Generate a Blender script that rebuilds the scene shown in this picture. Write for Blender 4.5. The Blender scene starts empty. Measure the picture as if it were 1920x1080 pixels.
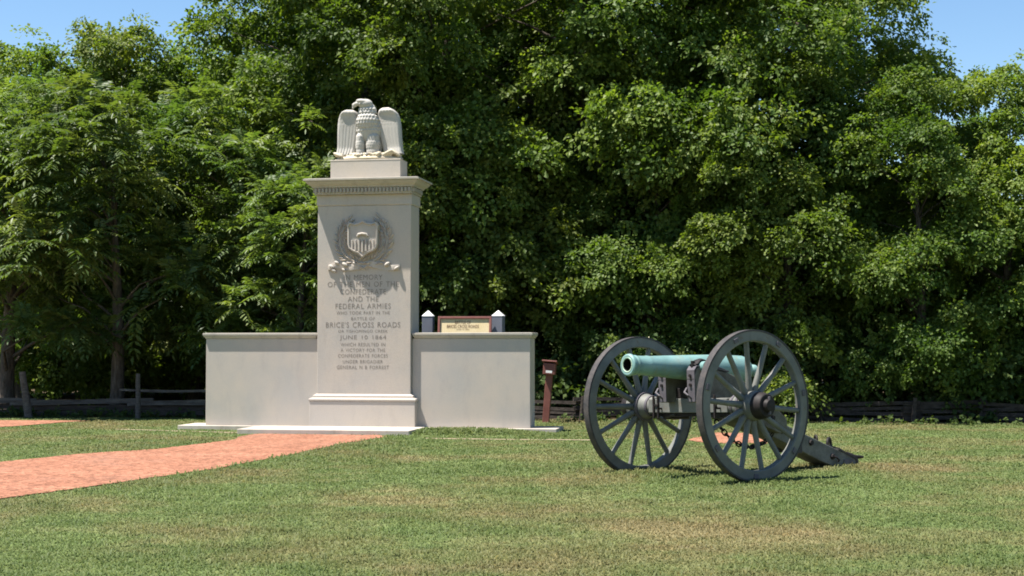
import bpy, bmesh, math, random
import numpy as np
from mathutils import Vector, Matrix, Euler

R = math.radians
random.seed(7)
C = bpy.context.scene.collection
SC = bpy.context.scene

# ------------------------------------------------------------------ camera, sky, sun, exposure
cam = bpy.data.cameras.new('camera')
cam.sensor_width = 36.0
cam.lens = 36.0 * 2758.0 / 1920.0
cam.clip_start = 0.1
cam.clip_end = 3000.0
camo = bpy.data.objects.new('camera', cam)
camo.location = (0, 0, 1.28)
camo.rotation_euler = (R(90 + 2.284), 0, 0)
C.objects.link(camo)
SC.camera = camo

SUN_DIR = Vector((-0.387, -0.099, 1.0)).normalized()      # towards the sun
world = bpy.data.worlds.new('World')
SC.world = world
world.use_nodes = True
wn, wl = world.node_tree.nodes, world.node_tree.links
for n in list(wn):
    wn.remove(n)
sky = wn.new('ShaderNodeTexSky')
sky.sky_type = 'NISHITA'
sky.sun_disc = False
sky.sun_elevation = math.asin(SUN_DIR.z)
sky.sun_rotation = math.atan2(SUN_DIR.x, SUN_DIR.y)
sky.air_density = 1.0
sky.dust_density = 0.05
sky.ozone_density = 1.6
bg = wn.new('ShaderNodeBackground')
bg.inputs['Strength'].default_value = 0.066
wo = wn.new('ShaderNodeOutputWorld')
shs = wn.new('ShaderNodeHueSaturation')
shs.inputs['Saturation'].default_value = 1.14
wl.new(sky.outputs[0], shs.inputs['Color'])
wl.new(shs.outputs[0], bg.inputs[0])
wl.new(bg.outputs[0], wo.inputs[0])

sd = bpy.data.lights.new('sun', 'SUN')
sd.energy = 5.0
sd.angle = R(0.53)
sd.color = (1.0, 0.95, 0.87)
so = bpy.data.objects.new('sun', sd)
so.rotation_euler = SUN_DIR.to_track_quat('Z', 'Y').to_euler()
so.location = (0, 0, 30)
C.objects.link(so)

SC.view_settings.view_transform = 'Standard'
SC.view_settings.look = 'None'
SC.view_settings.gamma = 1.0
SC.view_settings.use_curve_mapping = False
SC.view_settings.exposure = 1.42
SC.cycles.filter_width = 1.8

# ------------------------------------------------------------------ helpers
def tag(o, label=None, cat=None, group=None, kind=None):
    if label: o['label'] = label
    if cat: o['category'] = cat
    if group: o['group'] = group
    if kind: o['kind'] = kind
    return o

def empty(name, loc=(0, 0, 0), rot=(0, 0, 0), parent=None):
    o = bpy.data.objects.new(name, None)
    o.location = loc
    o.rotation_euler = rot
    o.empty_display_size = 0.2
    C.objects.link(o)
    if parent: o.parent = parent
    return o

def link_mesh(name, me, mat, parent=None, loc=None, rot=None, smooth=None):
    if mat: 
        me.materials.clear(); me.materials.append(mat)
    if smooth is not None:
        me.polygons.foreach_set('use_smooth', np.ones(len(me.polygons), dtype=bool))
        if smooth < 179: me.set_sharp_from_angle(angle=R(smooth))
    o = bpy.data.objects.new(name, me)
    C.objects.link(o)
    if parent: o.parent = parent
    if loc is not None: o.location = loc
    if rot is not None: o.rotation_euler = rot
    return o

class MB:
    """collects simple solids; build() links them as one mesh object"""
    def __init__(s): s.v = []; s.f = []
    def add(s, vs, fs, M=None):
        b = len(s.v)
        for p in vs:
            p = Vector(p)
            s.v.append(tuple(M @ p) if M is not None else tuple(p))
        for f in fs: s.f.append(tuple(i + b for i in f))
        return s
    def box(s, lo, hi, M=None):
        (a, b, c), (d, e, f) = lo, hi
        return s.add([(a,b,c),(d,b,c),(d,e,c),(a,e,c),(a,b,f),(d,b,f),(d,e,f),(a,e,f)],
                     [(0,3,2,1),(4,5,6,7),(0,1,5,4),(1,2,6,5),(2,3,7,6),(3,0,4,7)], M)
    def tube(s, pts, rads, n=8, M=None, sq=1.0, cap=True):
        pts = [Vector(p) for p in pts]
        if not hasattr(rads, '__len__'): rads = [rads] * len(pts)
        vs, fs = [], []
        ref = None
        for i, p in enumerate(pts):
            t = (pts[min(i+1, len(pts)-1)] - pts[max(i-1, 0)]).normalized()
            if ref is None:
                ref = Vector((0,0,1)) if abs(t.z) < 0.9 else Vector((1,0,0))
            u = (ref - t * ref.dot(t)).normalized(); w = t.cross(u); ref = u
            for k in range(n):
                a = 2 * math.pi * k / n
                vs.append(p + u * math.cos(a) * rads[i] + w * math.sin(a) * rads[i] * sq)
        for i in range(len(pts) - 1):
            for k in range(n):
                k2 = (k + 1) % n
                fs.append((i*n+k, i*n+k2, (i+1)*n+k2, (i+1)*n+k))
        if cap:
            fs.append(tuple(reversed(range(n)))); m = (len(pts)-1)*n; fs.append(tuple(range(m, m+n)))
        return s.add(vs, fs, M)
    def lathe(s, prof, n=32, M=None, caps=False):
        """prof: (axial, radius) along local X"""
        vs, fs = [], []
        for (x, r) in prof:
            for k in range(n):
                a = 2 * math.pi * k / n
                vs.append((x, math.cos(a) * r, math.sin(a) * r))
        for i in range(len(prof) - 1):
            for k in range(n):
                k2 = (k + 1) % n
                fs.append((i*n+k, (i+1)*n+k, (i+1)*n+k2, i*n+k2))
        if caps:
            fs.append(tuple(range(n))); m = (len(prof)-1)*n; fs.append(tuple(reversed(range(m, m+n))))
        return s.add(vs, fs, M)
    def prism(s, outline, y0, y1, M=None):
        """outline in XZ, extruded along Y"""
        n = len(outline)
        vs = [(x, y0, z) for x, z in outline] + [(x, y1, z) for x, z in outline]
        fs = [tuple(range(n)), tuple(reversed(range(n, 2*n)))]
        for i in range(n):
            j = (i + 1) % n
            fs.append((i, i+n, j+n, j))
        return s.add(vs, fs, M)
    def rect_profile(s, x0, x1, y0, y1, prof, M=None):
        """prof: (outset, z) swept round a rectangle, closed with caps"""
        vs, fs = [], []
        for o_, z in prof:
            vs += [(x0-o_, y0-o_, z), (x1+o_, y0-o_, z), (x1+o_, y1+o_, z), (x0-o_, y1+o_, z)]
        m = len(prof)
        for i in range(m - 1):
            for k in range(4):
                k2 = (k + 1) % 4
                fs.append((i*4+k, i*4+k2, (i+1)*4+k2, (i+1)*4+k))
        fs.append((3, 2, 1, 0)); fs.append(tuple(range((m-1)*4, m*4)))
        return s.add(vs, fs, M)
    def mesh(s, name, fix=True):
        me = bpy.data.meshes.new(name)
        me.from_pydata(s.v, [], s.f)
        if fix:
            bm = bmesh.new(); bm.from_mesh(me)
            bmesh.ops.recalc_face_normals(bm, faces=bm.faces)
            bm.to_mesh(me); bm.free()
        me.update()
        return me
    def build(s, name, mat, parent=None, smooth=None, bevel=0, loc=None, rot=None, seg=2):
        o = link_mesh(name, s.mesh(name), mat, parent, loc, rot, smooth)
        if bevel:
            m = o.modifiers.new('bevel', 'BEVEL'); m.width = bevel; m.segments = seg
            m.limit_method = 'ANGLE'; m.angle_limit = R(35)
        return o

def tri_mesh(name, V, F, attrs=None, smooth=False):
    me = bpy.data.meshes.new(name)
    V = np.ascontiguousarray(V, dtype=np.float32); F = np.ascontiguousarray(F, dtype=np.int32)
    me.vertices.add(len(V)); me.vertices.foreach_set('co', V.ravel())
    me.loops.add(F.size); me.loops.foreach_set('vertex_index', F.ravel())
    k = F.shape[1]
    me.polygons.add(len(F))
    me.polygons.foreach_set('loop_start', np.arange(0, F.size, k, dtype=np.int32))
    me.polygons.foreach_set('loop_total', np.full(len(F), k, dtype=np.int32))
    if smooth: me.polygons.foreach_set('use_smooth', np.ones(len(F), dtype=bool))
    for an, arr in (attrs or {}).items():
        a = me.attributes.new(an, 'FLOAT', 'POINT')
        a.data.foreach_set('value', np.ascontiguousarray(arr, dtype=np.float32))
    me.update(calc_edges=True)
    return me

def nrm(a): return a / np.maximum(np.linalg.norm(a, axis=-1, keepdims=True), 1e-9)

# ------------------------------------------------------------------ materials
class NT:
    def __init__(s, name):
        s.m = bpy.data.materials.new(name); s.m.use_nodes = True
        s.t = s.m.node_tree; s.n = s.t.nodes
        s.b = s.n['Principled BSDF']; s.out = s.n['Material Output']
    def node(s, ty, **kw):
        n = s.n.new(ty)
        for k, v in kw.items(): setattr(n, k, v)
        return n
    def link(s, a, b): s.t.links.new(a, b)
    def coords(s, which='Object'):
        return s.node('ShaderNodeTexCoord').outputs[which]
    def pos(s): return s.node('ShaderNodeNewGeometry').outputs['Position']
    def noise(s, vec, scale, detail=4, rough=0.6, scl=None):
        if scl:
            mp = s.node('ShaderNodeMapping'); mp.inputs['Scale'].default_value = scl
            s.link(vec, mp.inputs['Vector']); vec = mp.outputs[0]
        n = s.node('ShaderNodeTexNoise'); n.inputs['Scale'].default_value = scale
        n.inputs['Detail'].default_value = detail; n.inputs['Roughness'].default_value = rough
        s.link(vec, n.inputs['Vector']); return n.outputs['Fac']
    def ramp(s, fac, stops):
        r = s.node('ShaderNodeValToRGB'); e = r.color_ramp.elements
        while len(e) < len(stops): e.new(0.5)
        for i, (p, c) in enumerate(stops):
            e[i].position = p; e[i].color = (*c, 1) if hasattr(c, '__len__') else (c, c, c, 1)
        s.link(fac, r.inputs[0]); return r.outputs[0]
    def mix(s, fac, a, b, mode='MIX'):
        m = s.node('ShaderNodeMix', data_type='RGBA', blend_type=mode)
        for sock, v in ((m.inputs[0], fac), (m.inputs[6], a), (m.inputs[7], b)):
            if isinstance(v, (int, float)): sock.default_value = v
            elif isinstance(v, tuple): sock.default_value = (*v, 1)
            else: s.link(v, sock)
        return m.outputs[2]
    def bump(s, h, strength=0.3, dist=0.01):
        b = s.node('ShaderNodeBump'); b.inputs['Strength'].default_value = strength
        b.inputs['Distance'].default_value = dist
        s.link(h, b.inputs['Height']); s.link(b.outputs[0], s.b.inputs['Normal'])
    def col(s, c):
        if isinstance(c, tuple): s.b.inputs['Base Color'].default_value = (*c, 1)
        else: s.link(c, s.b.inputs['Base Color'])
    def rough(s, v, spec=None, metal=None):
        s.b.inputs['Roughness'].default_value = v
        if spec is not None: s.b.inputs['Specular IOR Level'].default_value = spec
        if metal is not None: s.b.inputs['Metallic'].default_value = metal

def mottled(name, c1, c2, scale=6, rough=0.75, spec=0.3, metal=0.0, bump=0.15, bdist=0.004, fine=60, scl=None, lo=0.35, hi=0.65):
    t = NT(name); v = t.coords()
    c = t.ramp(t.noise(v, scale, 6, 0.65, scl), [(lo, c1), (hi, c2)])
    f = t.noise(v, fine, 3)
    c = t.mix(0.35, c, t.ramp(f, [(0.3, 0.35), (0.7, 0.75)]), 'OVERLAY')
    t.col(c); t.rough(rough, spec, metal); t.bump(f, bump, bdist)
    return t.m

def stone_material(name, base, warm, stain, streaks=0.5):
    t = NT(name); v = t.coords()
    big = t.noise(v, 0.9, 5, 0.62)
    c = t.ramp(big, [(0.36, base), (0.64, warm)])
    st = t.ramp(t.noise(v, 2.2, 7, 0.7, (2.4, 2.4, 0.8)), [(0.52, 0.0), (0.75, 1.0)])
    sm = t.node('ShaderNodeMath', operation='MULTIPLY'); t.link(st, sm.inputs[0]); sm.inputs[1].default_value = streaks
    c = t.mix(sm.outputs[0], c, stain)
    fine = t.noise(v, 75, 4, 0.7)
    c = t.mix(0.3, c, t.ramp(fine, [(0.3, 0.38), (0.7, 0.66)]), 'OVERLAY')
    pit = t.ramp(t.noise(v, 16, 6, 0.75), [(0.62, 0.0), (0.8, 1.0)])
    pm = t.node('ShaderNodeMath', operation='MULTIPLY'); t.link(pit, pm.inputs[0]); pm.inputs[1].default_value = 0.3
    c = t.mix(pm.outputs[0], c, stain)
    t.col(c); t.rough(0.88, 0.25); t.bump(t.noise(v, 40, 6, 0.7), 0.25, 0.004)
    return t.m

M = {}
M['stone'] = stone_material('limestone', (0.365, 0.342, 0.315), (0.450, 0.388, 0.328), (0.25, 0.235, 0.22), 0.3)
M['base_stone'] = stone_material('base_limestone', (0.42, 0.382, 0.345), (0.45, 0.392, 0.33), (0.28, 0.26, 0.24), 0.3)
M['trim_stone'] = stone_material('weathered_limestone', (0.33, 0.305, 0.265), (0.39, 0.355, 0.30), (0.17, 0.155, 0.135), 0.65)
M['eagle_stone'] = stone_material('statue_limestone', (0.37, 0.355, 0.33), (0.42, 0.39, 0.35), (0.22, 0.20, 0.18), 0.5)
M['stained_stone'] = stone_material('stained_limestone', (0.40, 0.36, 0.29), (0.48, 0.40, 0.28), (0.26, 0.23, 0.19), 0.6)
M['slab'] = stone_material('slab_concrete', (0.34, 0.30, 0.26), (0.42, 0.375, 0.32), (0.20, 0.155, 0.12), 0.6)
M['post_stone'] = stone_material('bluegrey_post', (0.15, 0.16, 0.20), (0.19, 0.20, 0.24), (0.11, 0.12, 0.15), 0.3)  # post shafts, darker and bluer than their caps
M['cap_stone'] = stone_material('white_stone', (0.62, 0.62, 0.64), (0.68, 0.67, 0.66), (0.5, 0.5, 0.5), 0.3)
M['letter'] = mottled('letter_paint', (0.155, 0.138, 0.12), (0.25, 0.225, 0.20), 9, 0.9, 0.1)
M['paint_flat'] = mottled('carriage_paint', (0.125, 0.132, 0.122), (0.190, 0.190, 0.170), 5, 0.6, 0.35, scl=(1, 1, 1), bump=0.2)
M['paint_dark'] = mottled('dark_carriage_paint', (0.085, 0.075, 0.06), (0.15, 0.145, 0.125), 9, 0.75, 0.25, bump=0.3)  # darker, browner mottled version of the carriage paint, for the cheeks
M['iron'] = mottled('black_iron', (0.009, 0.008, 0.009), (0.024, 0.018, 0.017), 12, 0.6, 0.2, bump=0.25)
M['plate'] = mottled('iron_plate', (0.062, 0.056, 0.066), (0.10, 0.09, 0.10), 9, 0.6, 0.3)
M['rust'] = mottled('rusted_iron', (0.030, 0.029, 0.031), (0.062, 0.053, 0.049), 14, 0.65, 0.25, bump=0.4)
M['darkhole'] = mottled('bore_black', (0.008, 0.008, 0.008), (0.015, 0.013, 0.012), 10, 0.9, 0.1)  # near-black all along the bore
M['wood_old'] = mottled('weathered_wood', (0.045, 0.040, 0.036), (0.115, 0.105, 0.095), 3, 0.9, 0.15, scl=(1, 9, 9), bump=0.6, bdist=0.01, fine=30)
M['wood_shaded'] = mottled('shaded_rail_wood', (0.022, 0.018, 0.016), (0.062, 0.052, 0.045), 3, 0.9, 0.15, scl=(1, 9, 9), bump=0.6, bdist=0.01, fine=30)  # old rail wood, darkened so the colour carries the shade of the trees
M['redbrown'] = mottled('redbrown_paint', (0.155, 0.052, 0.043), (0.20, 0.075, 0.062), 6, 0.6, 0.35)
M['yellow'] = mottled('sign_paint', (0.56, 0.44, 0.25), (0.62, 0.51, 0.32), 2.5, 0.6, 0.3)  # yellow brightened to stand in for sun on the board
M['sign_text'] = mottled('sign_lettering', (0.10, 0.055, 0.04), (0.15, 0.08, 0.055), 6, 0.7, 0.2)
M['white'] = mottled('white_label', (0.75, 0.73, 0.72), (0.8, 0.78, 0.76), 5, 0.6, 0.3)
M['bark'] = mottled('bark', (0.045, 0.036, 0.029), (0.115, 0.095, 0.078), 4, 0.95, 0.1, scl=(6, 6, 1), bump=0.9, bdist=0.03, fine=14)
M['deadwood'] = mottled('bleached_branch', (0.24, 0.21, 0.18), (0.36, 0.33, 0.29), 4, 0.9, 0.1)
M['edging'] = mottled('edging_stone', (0.20, 0.155, 0.105), (0.30, 0.235, 0.165), 5, 0.9, 0.1)

def worn_paint():
    t = NT('worn_grey_paint'); v = t.coords()
    c = t.ramp(t.noise(v, 5, 5, 0.65), [(0.35, (0.095, 0.099, 0.091)), (0.65, (0.152, 0.152, 0.136))])
    c = t.mix(t.ramp(t.noise(v, 13, 6, 0.78), [(0.56, 0.0), (0.68, 0.75)]), c, (0.115, 0.082, 0.058))
    c = t.mix(t.ramp(t.noise(v, 26, 5, 0.8), [(0.66, 0.0), (0.74, 0.6)]), c, (0.28, 0.28, 0.26))
    t.col(c); t.rough(0.62, 0.35); t.bump(t.noise(v, 40, 5, 0.75), 0.3, 0.004)
    return t.m
M['paint'] = worn_paint()
M['stock_paint'] = mottled('weathered_stock_paint', (0.075, 0.075, 0.066), (0.145, 0.145, 0.132), 6, 0.75, 0.25, bump=0.3)

def bronze():
    t = NT('verdigris_bronze'); v = t.coords()
    c = t.ramp(t.noise(v, 3.0, 6, 0.7, (0.7, 2.5, 2.5)), [(0.32, (0.115, 0.205, 0.19)), (0.52, (0.165, 0.295, 0.28)), (0.72, (0.25, 0.36, 0.33))])
    s = t.ramp(t.noise(v, 7, 6, 0.75, (2.5, 1, 1)), [(0.52, 0.0), (0.70, 0.7)])
    c = t.mix(s, c, (0.20, 0.22, 0.15))
    t.col(c); t.rough(0.5, 0.5, 0.15); t.bump(t.noise(v, 45, 4), 0.12, 0.003)
    return t.m
M['bronze'] = bronze()
M['bronze_pale'] = mottled('rubbed_bronze', (0.22, 0.36, 0.28), (0.36, 0.44, 0.32), 9, 0.5, 0.5, 0.15)

def leaf_material(name, dark, mid, light, trans=0.38, gloss=0.35, rough=0.42):
    t = NT(name)
    at = t.node('ShaderNodeAttribute', attribute_name='tint').outputs['Fac']
    oi = t.node('ShaderNodeObjectInfo').outputs['Random']
    c = t.ramp(at, [(0.0, dark), (0.5, mid), (1.0, light)])
    n = t.noise(t.pos(), 0.35, 3)
    c = t.mix(t.ramp(n, [(0.4, 0.0), (0.62, 0.5)]), c, t.mix(0.5, c, light))
    hs = t.node('ShaderNodeHueSaturation')
    mr = t.node('ShaderNodeMapRange'); mr.inputs[3].default_value = 0.478; mr.inputs[4].default_value = 0.502
    t.link(oi, mr.inputs[0]); t.link(mr.outputs[0], hs.inputs['Hue'])
    mv = t.node('ShaderNodeMapRange'); mv.inputs[3].default_value = 0.8; mv.inputs[4].default_value = 1.2
    vr = t.node('ShaderNodeMath', operation='FRACT'); vm = t.node('ShaderNodeMath', operation='MULTIPLY'); vm.inputs[1].default_value = 7.31
    t.link(oi, vm.inputs[0]); t.link(vm.outputs[0], vr.inputs[0]); t.link(vr.outputs[0], mv.inputs[0]); t.link(mv.outputs[0], hs.inputs['Value']); t.link(c, hs.inputs['Color'])
    c = hs.outputs[0]
    t.col(c); t.rough(rough, gloss)
    tr = t.node('ShaderNodeBsdfTranslucent')
    tc = t.mix(1.0, c, (1.25, 1.35, 0.35), 'MULTIPLY'); t.link(tc, tr.inputs['Color'])
    mx = t.node('ShaderNodeMixShader'); mx.inputs[0].default_value = trans
    t.link(t.b.outputs[0], mx.inputs[1]); t.link(tr.outputs[0], mx.inputs[2])
    t.link(mx.outputs[0], t.out.inputs['Surface'])
    return t.m
M['leaf_broad'] = leaf_material('broad_leaf', (0.044, 0.088, 0.017), (0.078, 0.134, 0.027), (0.165, 0.212, 0.046), 0.45, 0.2, 0.5)
M['leaf_pinnate'] = leaf_material('pinnate_leaf', (0.044, 0.096, 0.029), (0.080, 0.142, 0.044), (0.158, 0.212, 0.074), 0.42, 0.28, 0.45)
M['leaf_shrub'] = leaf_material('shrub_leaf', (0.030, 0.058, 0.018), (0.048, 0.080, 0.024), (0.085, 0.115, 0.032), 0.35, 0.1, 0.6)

def grass_color(t, p, blade_tint=None):
    """green turf with dry straw patches, laid out by world position"""
    big = t.noise(p, 0.55, 5, 0.62)
    med = t.noise(p, 2.3, 5, 0.65)
    g = t.ramp(med, [(0.3, (0.092, 0.132, 0.042)), (0.55, (0.124, 0.162, 0.056)), (0.75, (0.158, 0.180, 0.074))])
    dry = t.ramp(med, [(0.3, (0.19, 0.140, 0.078)), (0.7, (0.26, 0.190, 0.105))])
    # one broad worn area in front of the cannon, plus scattered ones
    d = t.node('ShaderNodeVectorMath', operation='DISTANCE'); t.link(p, d.inputs[0]); d.inputs[1].default_value = (0.9, 9.9, 0)
    mr = t.node('ShaderNodeMapRange'); mr.inputs[1].default_value = 0.4; mr.inputs[2].default_value = 2.6
    mr.inputs[3].default_value = 0.13; mr.inputs[4].default_value = 0.0
    t.link(d.outputs['Value'], mr.inputs[0])
    d2 = t.node('ShaderNodeVectorMath', operation='DISTANCE'); t.link(p, d2.inputs[0]); d2.inputs[1].default_value = (4.35, 15.6, 0)
    m2 = t.node('ShaderNodeMapRange'); m2.inputs[1].default_value = 0.2; m2.inputs[2].default_value = 0.9
    m2.inputs[3].default_value = 0.22; m2.inputs[4].default_value = 0.0
    t.link(d2.outputs['Value'], m2.inputs[0])
    a = t.node('ShaderNodeMath', operation='ADD'); t.link(big, a.inputs[0]); t.link(mr.outputs[0], a.inputs[1])
    a2 = t.node('ShaderNodeMath', operation='ADD'); t.link(a.outputs[0], a2.inputs[0]); t.link(m2.outputs[0], a2.inputs[1])
    mask = t.ramp(a2.outputs[0], [(0.46, 0.0), (0.70, 0.68)])
    return t.mix(mask, g, dry)

def ground_material():
    t = NT('turf_ground'); p = t.pos()
    c = grass_color(t, p)
    f = t.noise(p, 38, 5, 0.7)
    c = t.mix(0.55, c, t.ramp(f, [(0.3, 0.3), (0.7, 0.7)]), 'OVERLAY')
    soil = t.ramp(t.noise(p, 5, 6, 0.75), [(0.6, 0.0), (0.75, 0.6)])
    c = t.mix(soil, c, (0.11, 0.082, 0.05))
    t.col(c); t.rough(0.95, 0.1); t.bump(f, 0.7, 0.03)
    return t.m
M['ground'] = ground_material()

def blade_material():
    t = NT('grass_blade'); p = t.pos()
    at = t.node('ShaderNodeAttribute', attribute_name='tint').outputs['Fac']
    c = grass_color(t, p)
    c = t.mix(0.8, c, t.ramp(at, [(0.0, (0.40, 0.44, 0.38)), (0.6, (0.52, 0.52, 0.5)), (0.9, (0.62, 0.58, 0.5)), (1.0, (0.74, 0.64, 0.5))]), 'OVERLAY')
    t.col(c); t.rough(0.6, 0.25)
    tr = t.node('ShaderNodeBsdfTranslucent'); t.link(c, tr.inputs['Color'])
    mx = t.node('ShaderNodeMixShader'); mx.inputs[0].default_value = 0.45
    t.link(t.b.outputs[0], mx.inputs[1]); t.link(tr.outputs[0], mx.inputs[2])
    t.link(mx.outputs[0], t.out.inputs['Surface'])
    return t.m
M['blade'] = blade_material()

def path_material():
    t = NT('terracotta_gravel'); p = t.pos()
    vo = t.node('ShaderNodeTexVoronoi'); vo.inputs['Scale'].default_value = 26
    t.link(p, vo.inputs['Vector'])
    c = t.ramp(t.noise(p, 1.3, 5), [(0.35, (0.222, 0.100, 0.062)), (0.65, (0.275, 0.129, 0.082))])
    sep = t.node('ShaderNodeSeparateColor'); t.link(vo.outputs['Color'], sep.inputs[0])
    c = t.mix(0.8, c, t.ramp(sep.outputs[0], [(0.0, 0.22), (0.5, 0.5), (1.0, 0.76)]), 'OVERLAY')
    dirt = t.ramp(t.noise(p, 0.8, 6, 0.7), [(0.55, 0.0), (0.8, 0.6)])
    c = t.mix(dirt, c, (0.21, 0.135, 0.105))
    t.col(c); t.rough(0.95, 0.1); t.bump(vo.outputs['Distance'], 0.8, 0.02)
    return t.m
M['path'] = path_material()
M['litter'] = mottled('leaf_litter', (0.05, 0.036, 0.022), (0.10, 0.075, 0.045), 3, 0.95, 0.1, bump=0.8, bdist=0.03, fine=22)

# ------------------------------------------------------------------ the setting: ground, paths
MON = Matrix.Translation((-2.243, 22.45, 0)) @ Matrix.Rotation(R(-10.15), 4, 'Z')
MONI = np.array(MON.inverted())

def ground_h(x, y):
    """gentle earth bank against the step on its far side"""
    x = np.asarray(x, float); y = np.asarray(y, float)
    lx = MONI[0,0]*x + MONI[0,1]*y + MONI[0,3]; ly = MONI[1,0]*x + MONI[1,1]*y + MONI[1,3]
    a = np.clip((lx - 0.85) / 0.25, 0, 1) * np.clip((2.9 - lx) / 0.9, 0, 1)
    b = np.clip((ly + 1.15) / 0.3, 0, 1) * np.clip((-0.02 - ly) / 0.25, 0, 1)
    return 0.062 * a * b

gx = np.concatenate([[-320, -120, -50, -25], np.arange(-13, 13.01, 0.2), [25, 50, 120, 320]])
gy = np.concatenate([[-60, -20, 0], np.arange(4, 26.01, 0.2), [32, 50, 90, 200, 500]])
GX, GY = np.meshgrid(gx, gy)
GV = np.stack([GX.ravel(), GY.ravel(), ground_h(GX, GY).ravel()], 1)
nx, ny = len(gx), len(gy)
ii, jj = np.meshgrid(np.arange(nx-1), np.arange(ny-1))
q = (jj*nx + ii).ravel()
tag(link_mesh('ground', tri_mesh('ground', GV, np.stack([q, q+1, q+nx+1, q+nx], 1), smooth=True), M['ground']), kind='structure')

def smooth_poly(pts, n=6, jit=0.0, seed=1):
    rng = random.Random(seed); out = []
    for i in range(len(pts)):
        a = Vector(pts[i]); b = Vector(pts[(i+1) % len(pts)])
        for k in range(n):
            p = a.lerp(b, k / n)
            out.append((p.x + rng.uniform(-jit, jit), p.y + rng.uniform(-jit, jit)))
    return out

def flat_sheet(name, pts, z, mat, thick=0.03):
    bm = bmesh.new()
    vs = [bm.verts.new((x, y, z)) for x, y in pts]
    f = bm.faces.new(vs)
    r = bmesh.ops.extrude_face_region(bm, geom=[f])
    for v in r['geom']:
        if isinstance(v, bmesh.types.BMVert): v.co.z -= thick
    bmesh.ops.recalc_face_normals(bm, faces=bm.faces)
    bmesh.ops.triangulate(bm, faces=[f for f in bm.faces if len(f.verts) > 4])
    me = bpy.data.meshes.new(name); bm.to_mesh(me); bm.free()
    return tag(link_mesh(name, me, mat), kind='structure')

PATH_MAIN = [(-9.6, 6.0), (-7.3, 5.4), (-5.4, 9.2), (-4.30, 12.34), (-3.90, 13.27), (-3.12, 15.35), (-2.56, 17.65), (-2.2, 19.4), (-1.75, 20.9),
             (-1.9, 21.25), (-3.72, 21.55), (-3.86, 20.9), (-3.80, 20.1), (-4.45, 18.3), (-5.15, 17.5), (-5.66, 16.19), (-7.6, 11.5)]
PATH_LEFT = [(-12.5, 22.6), (-8.5, 22.9), (-7.95, 23.6), (-7.6, 24.7), (-7.2, 25.35), (-8.3, 25.5), (-12.5, 25.3)]
PATH_RIGHT = [(2.42, 20.15), (2.55, 19.5), (3.9, 19.3), (4.02, 20.6), (3.85, 21.7), (3.0, 21.8)]
flat_sheet('path', smooth_poly(PATH_MAIN, 8, 0.025, 1), 0.012, M['path'])
flat_sheet('path', smooth_poly(PATH_LEFT, 8, 0.03, 2), 0.012, M['path'])
flat_sheet('path', smooth_poly(PATH_RIGHT, 8, 0.03, 3), 0.012, M['path'])
flat_sheet('woodland_floor', smooth_poly([(-40, 27.6), (-11, 27.4), (-3, 26.0), (2.5, 24.95), (8, 24.3), (40, 23.2), (60, 80), (-60, 80)], 6, 0.12, 4), 0.008, M['litter'], 0.02)

# thin stone edging of the lawn
def edging(p0, p1, label):
    a, b = Vector(p0), Vector(p1); d = b - a; L = d.length
    m = MB(); n = max(1, int(L / 0.8)); rng = random.Random(int(L * 100))
    root = empty('path_edging', (a.x, a.y, 0), (0, 0, math.atan2(d.y, d.x)))
    tag(root, label, 'edging', 'stone path edging')
    for i in range(n):
        MB().box((i*L/n + 0.004, -0.035, -0.03), ((i+1)*L/n - 0.004, 0.03, 0.014 + rng.uniform(-.006, .004))).build('edging_stone', M['edging'], root, bevel=0.006)
edging((-6.1, 22.75), (-3.75, 21.72), 'thin pale stone edging in the grass left of the monument step')
edging((-1.2, 20.5), (1.3, 20.05), 'thin pale stone edging in the grass between monument step and cannon')

# ------------------------------------------------------------------ monument
mon = empty('monument', MON.to_translation(), MON.to_euler())
tag(mon, 'pale limestone battle monument with inscribed central pillar between two low walls', 'monument')
ZB = 0.065
st, tr = M['stone'], M['trim_stone']
MB().box((-2.96, -0.13, -0.05), (2.97, 0.62, ZB)).build('foundation_slab', M['slab'], mon, bevel=0.008)
MB().box((-1.62, -1.12, -0.06), (0.98, -0.132, ZB + 0.01)).build('step', M['slab'], mon, bevel=0.01)
for sx in (-1, 1):
    w = MB().box((min(sx*0.74, sx*2.555), 0, ZB), (max(sx*0.74, sx*2.555), 0.42, 1.404)).build('wing_wall', st, mon, bevel=0.006)
    x0, x1 = (-2.555, -0.79) if sx < 0 else (0.79, 2.555)
    prof = [(0.0, 1.405), (0.012, 1.405), (0.014, 1.418), (0.028, 1.432), (0.036, 1.444), (0.034, 1.452), (0.043, 1.456), (0.043, 1.488), (0.0, 1.492)]
    MB().rect_profile(x0, x1, 0, 0.42, prof).build('wall_cap', tr, w, bevel=0.003)
PX = 0.735; PY0, PY1 = -0.07, 0.45
MB().rect_profile(-0.826, 0.826, -0.16, 0.54, [(0, ZB + 0.001), (0, 0.45)]).build('base_block', M['base_stone'], mon, bevel=0.006)
MB().rect_profile(-PX, PX, PY0, PY1, [(0.091, 0.452), (0.100, 0.460), (0.103, 0.476), (0.098, 0.492), (0.070, 0.500), (0.062, 0.503), (0.062, 0.512),
    (0.046, 0.516), (0.052, 0.528), (0.048, 0.541), (0.030, 0.547), (0.022, 0.549), (0.008, 0.563), (0.003, 0.564)]).build('base_moulding', M['base_stone'], mon, smooth=25)
shaft = MB().rect_profile(-PX, PX, PY0, PY1, [(0, 0.565), (0, 3.432)]).build('shaft', st, mon, bevel=0.007)
MB().rect_profile(-PX, PX, PY0, PY1, [(0.004, 3.4325), (0.016, 3.446), (0.014, 3.60)]).build('frieze', st, mon, bevel=0.004)
CF = PY0 - 0.055
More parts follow.
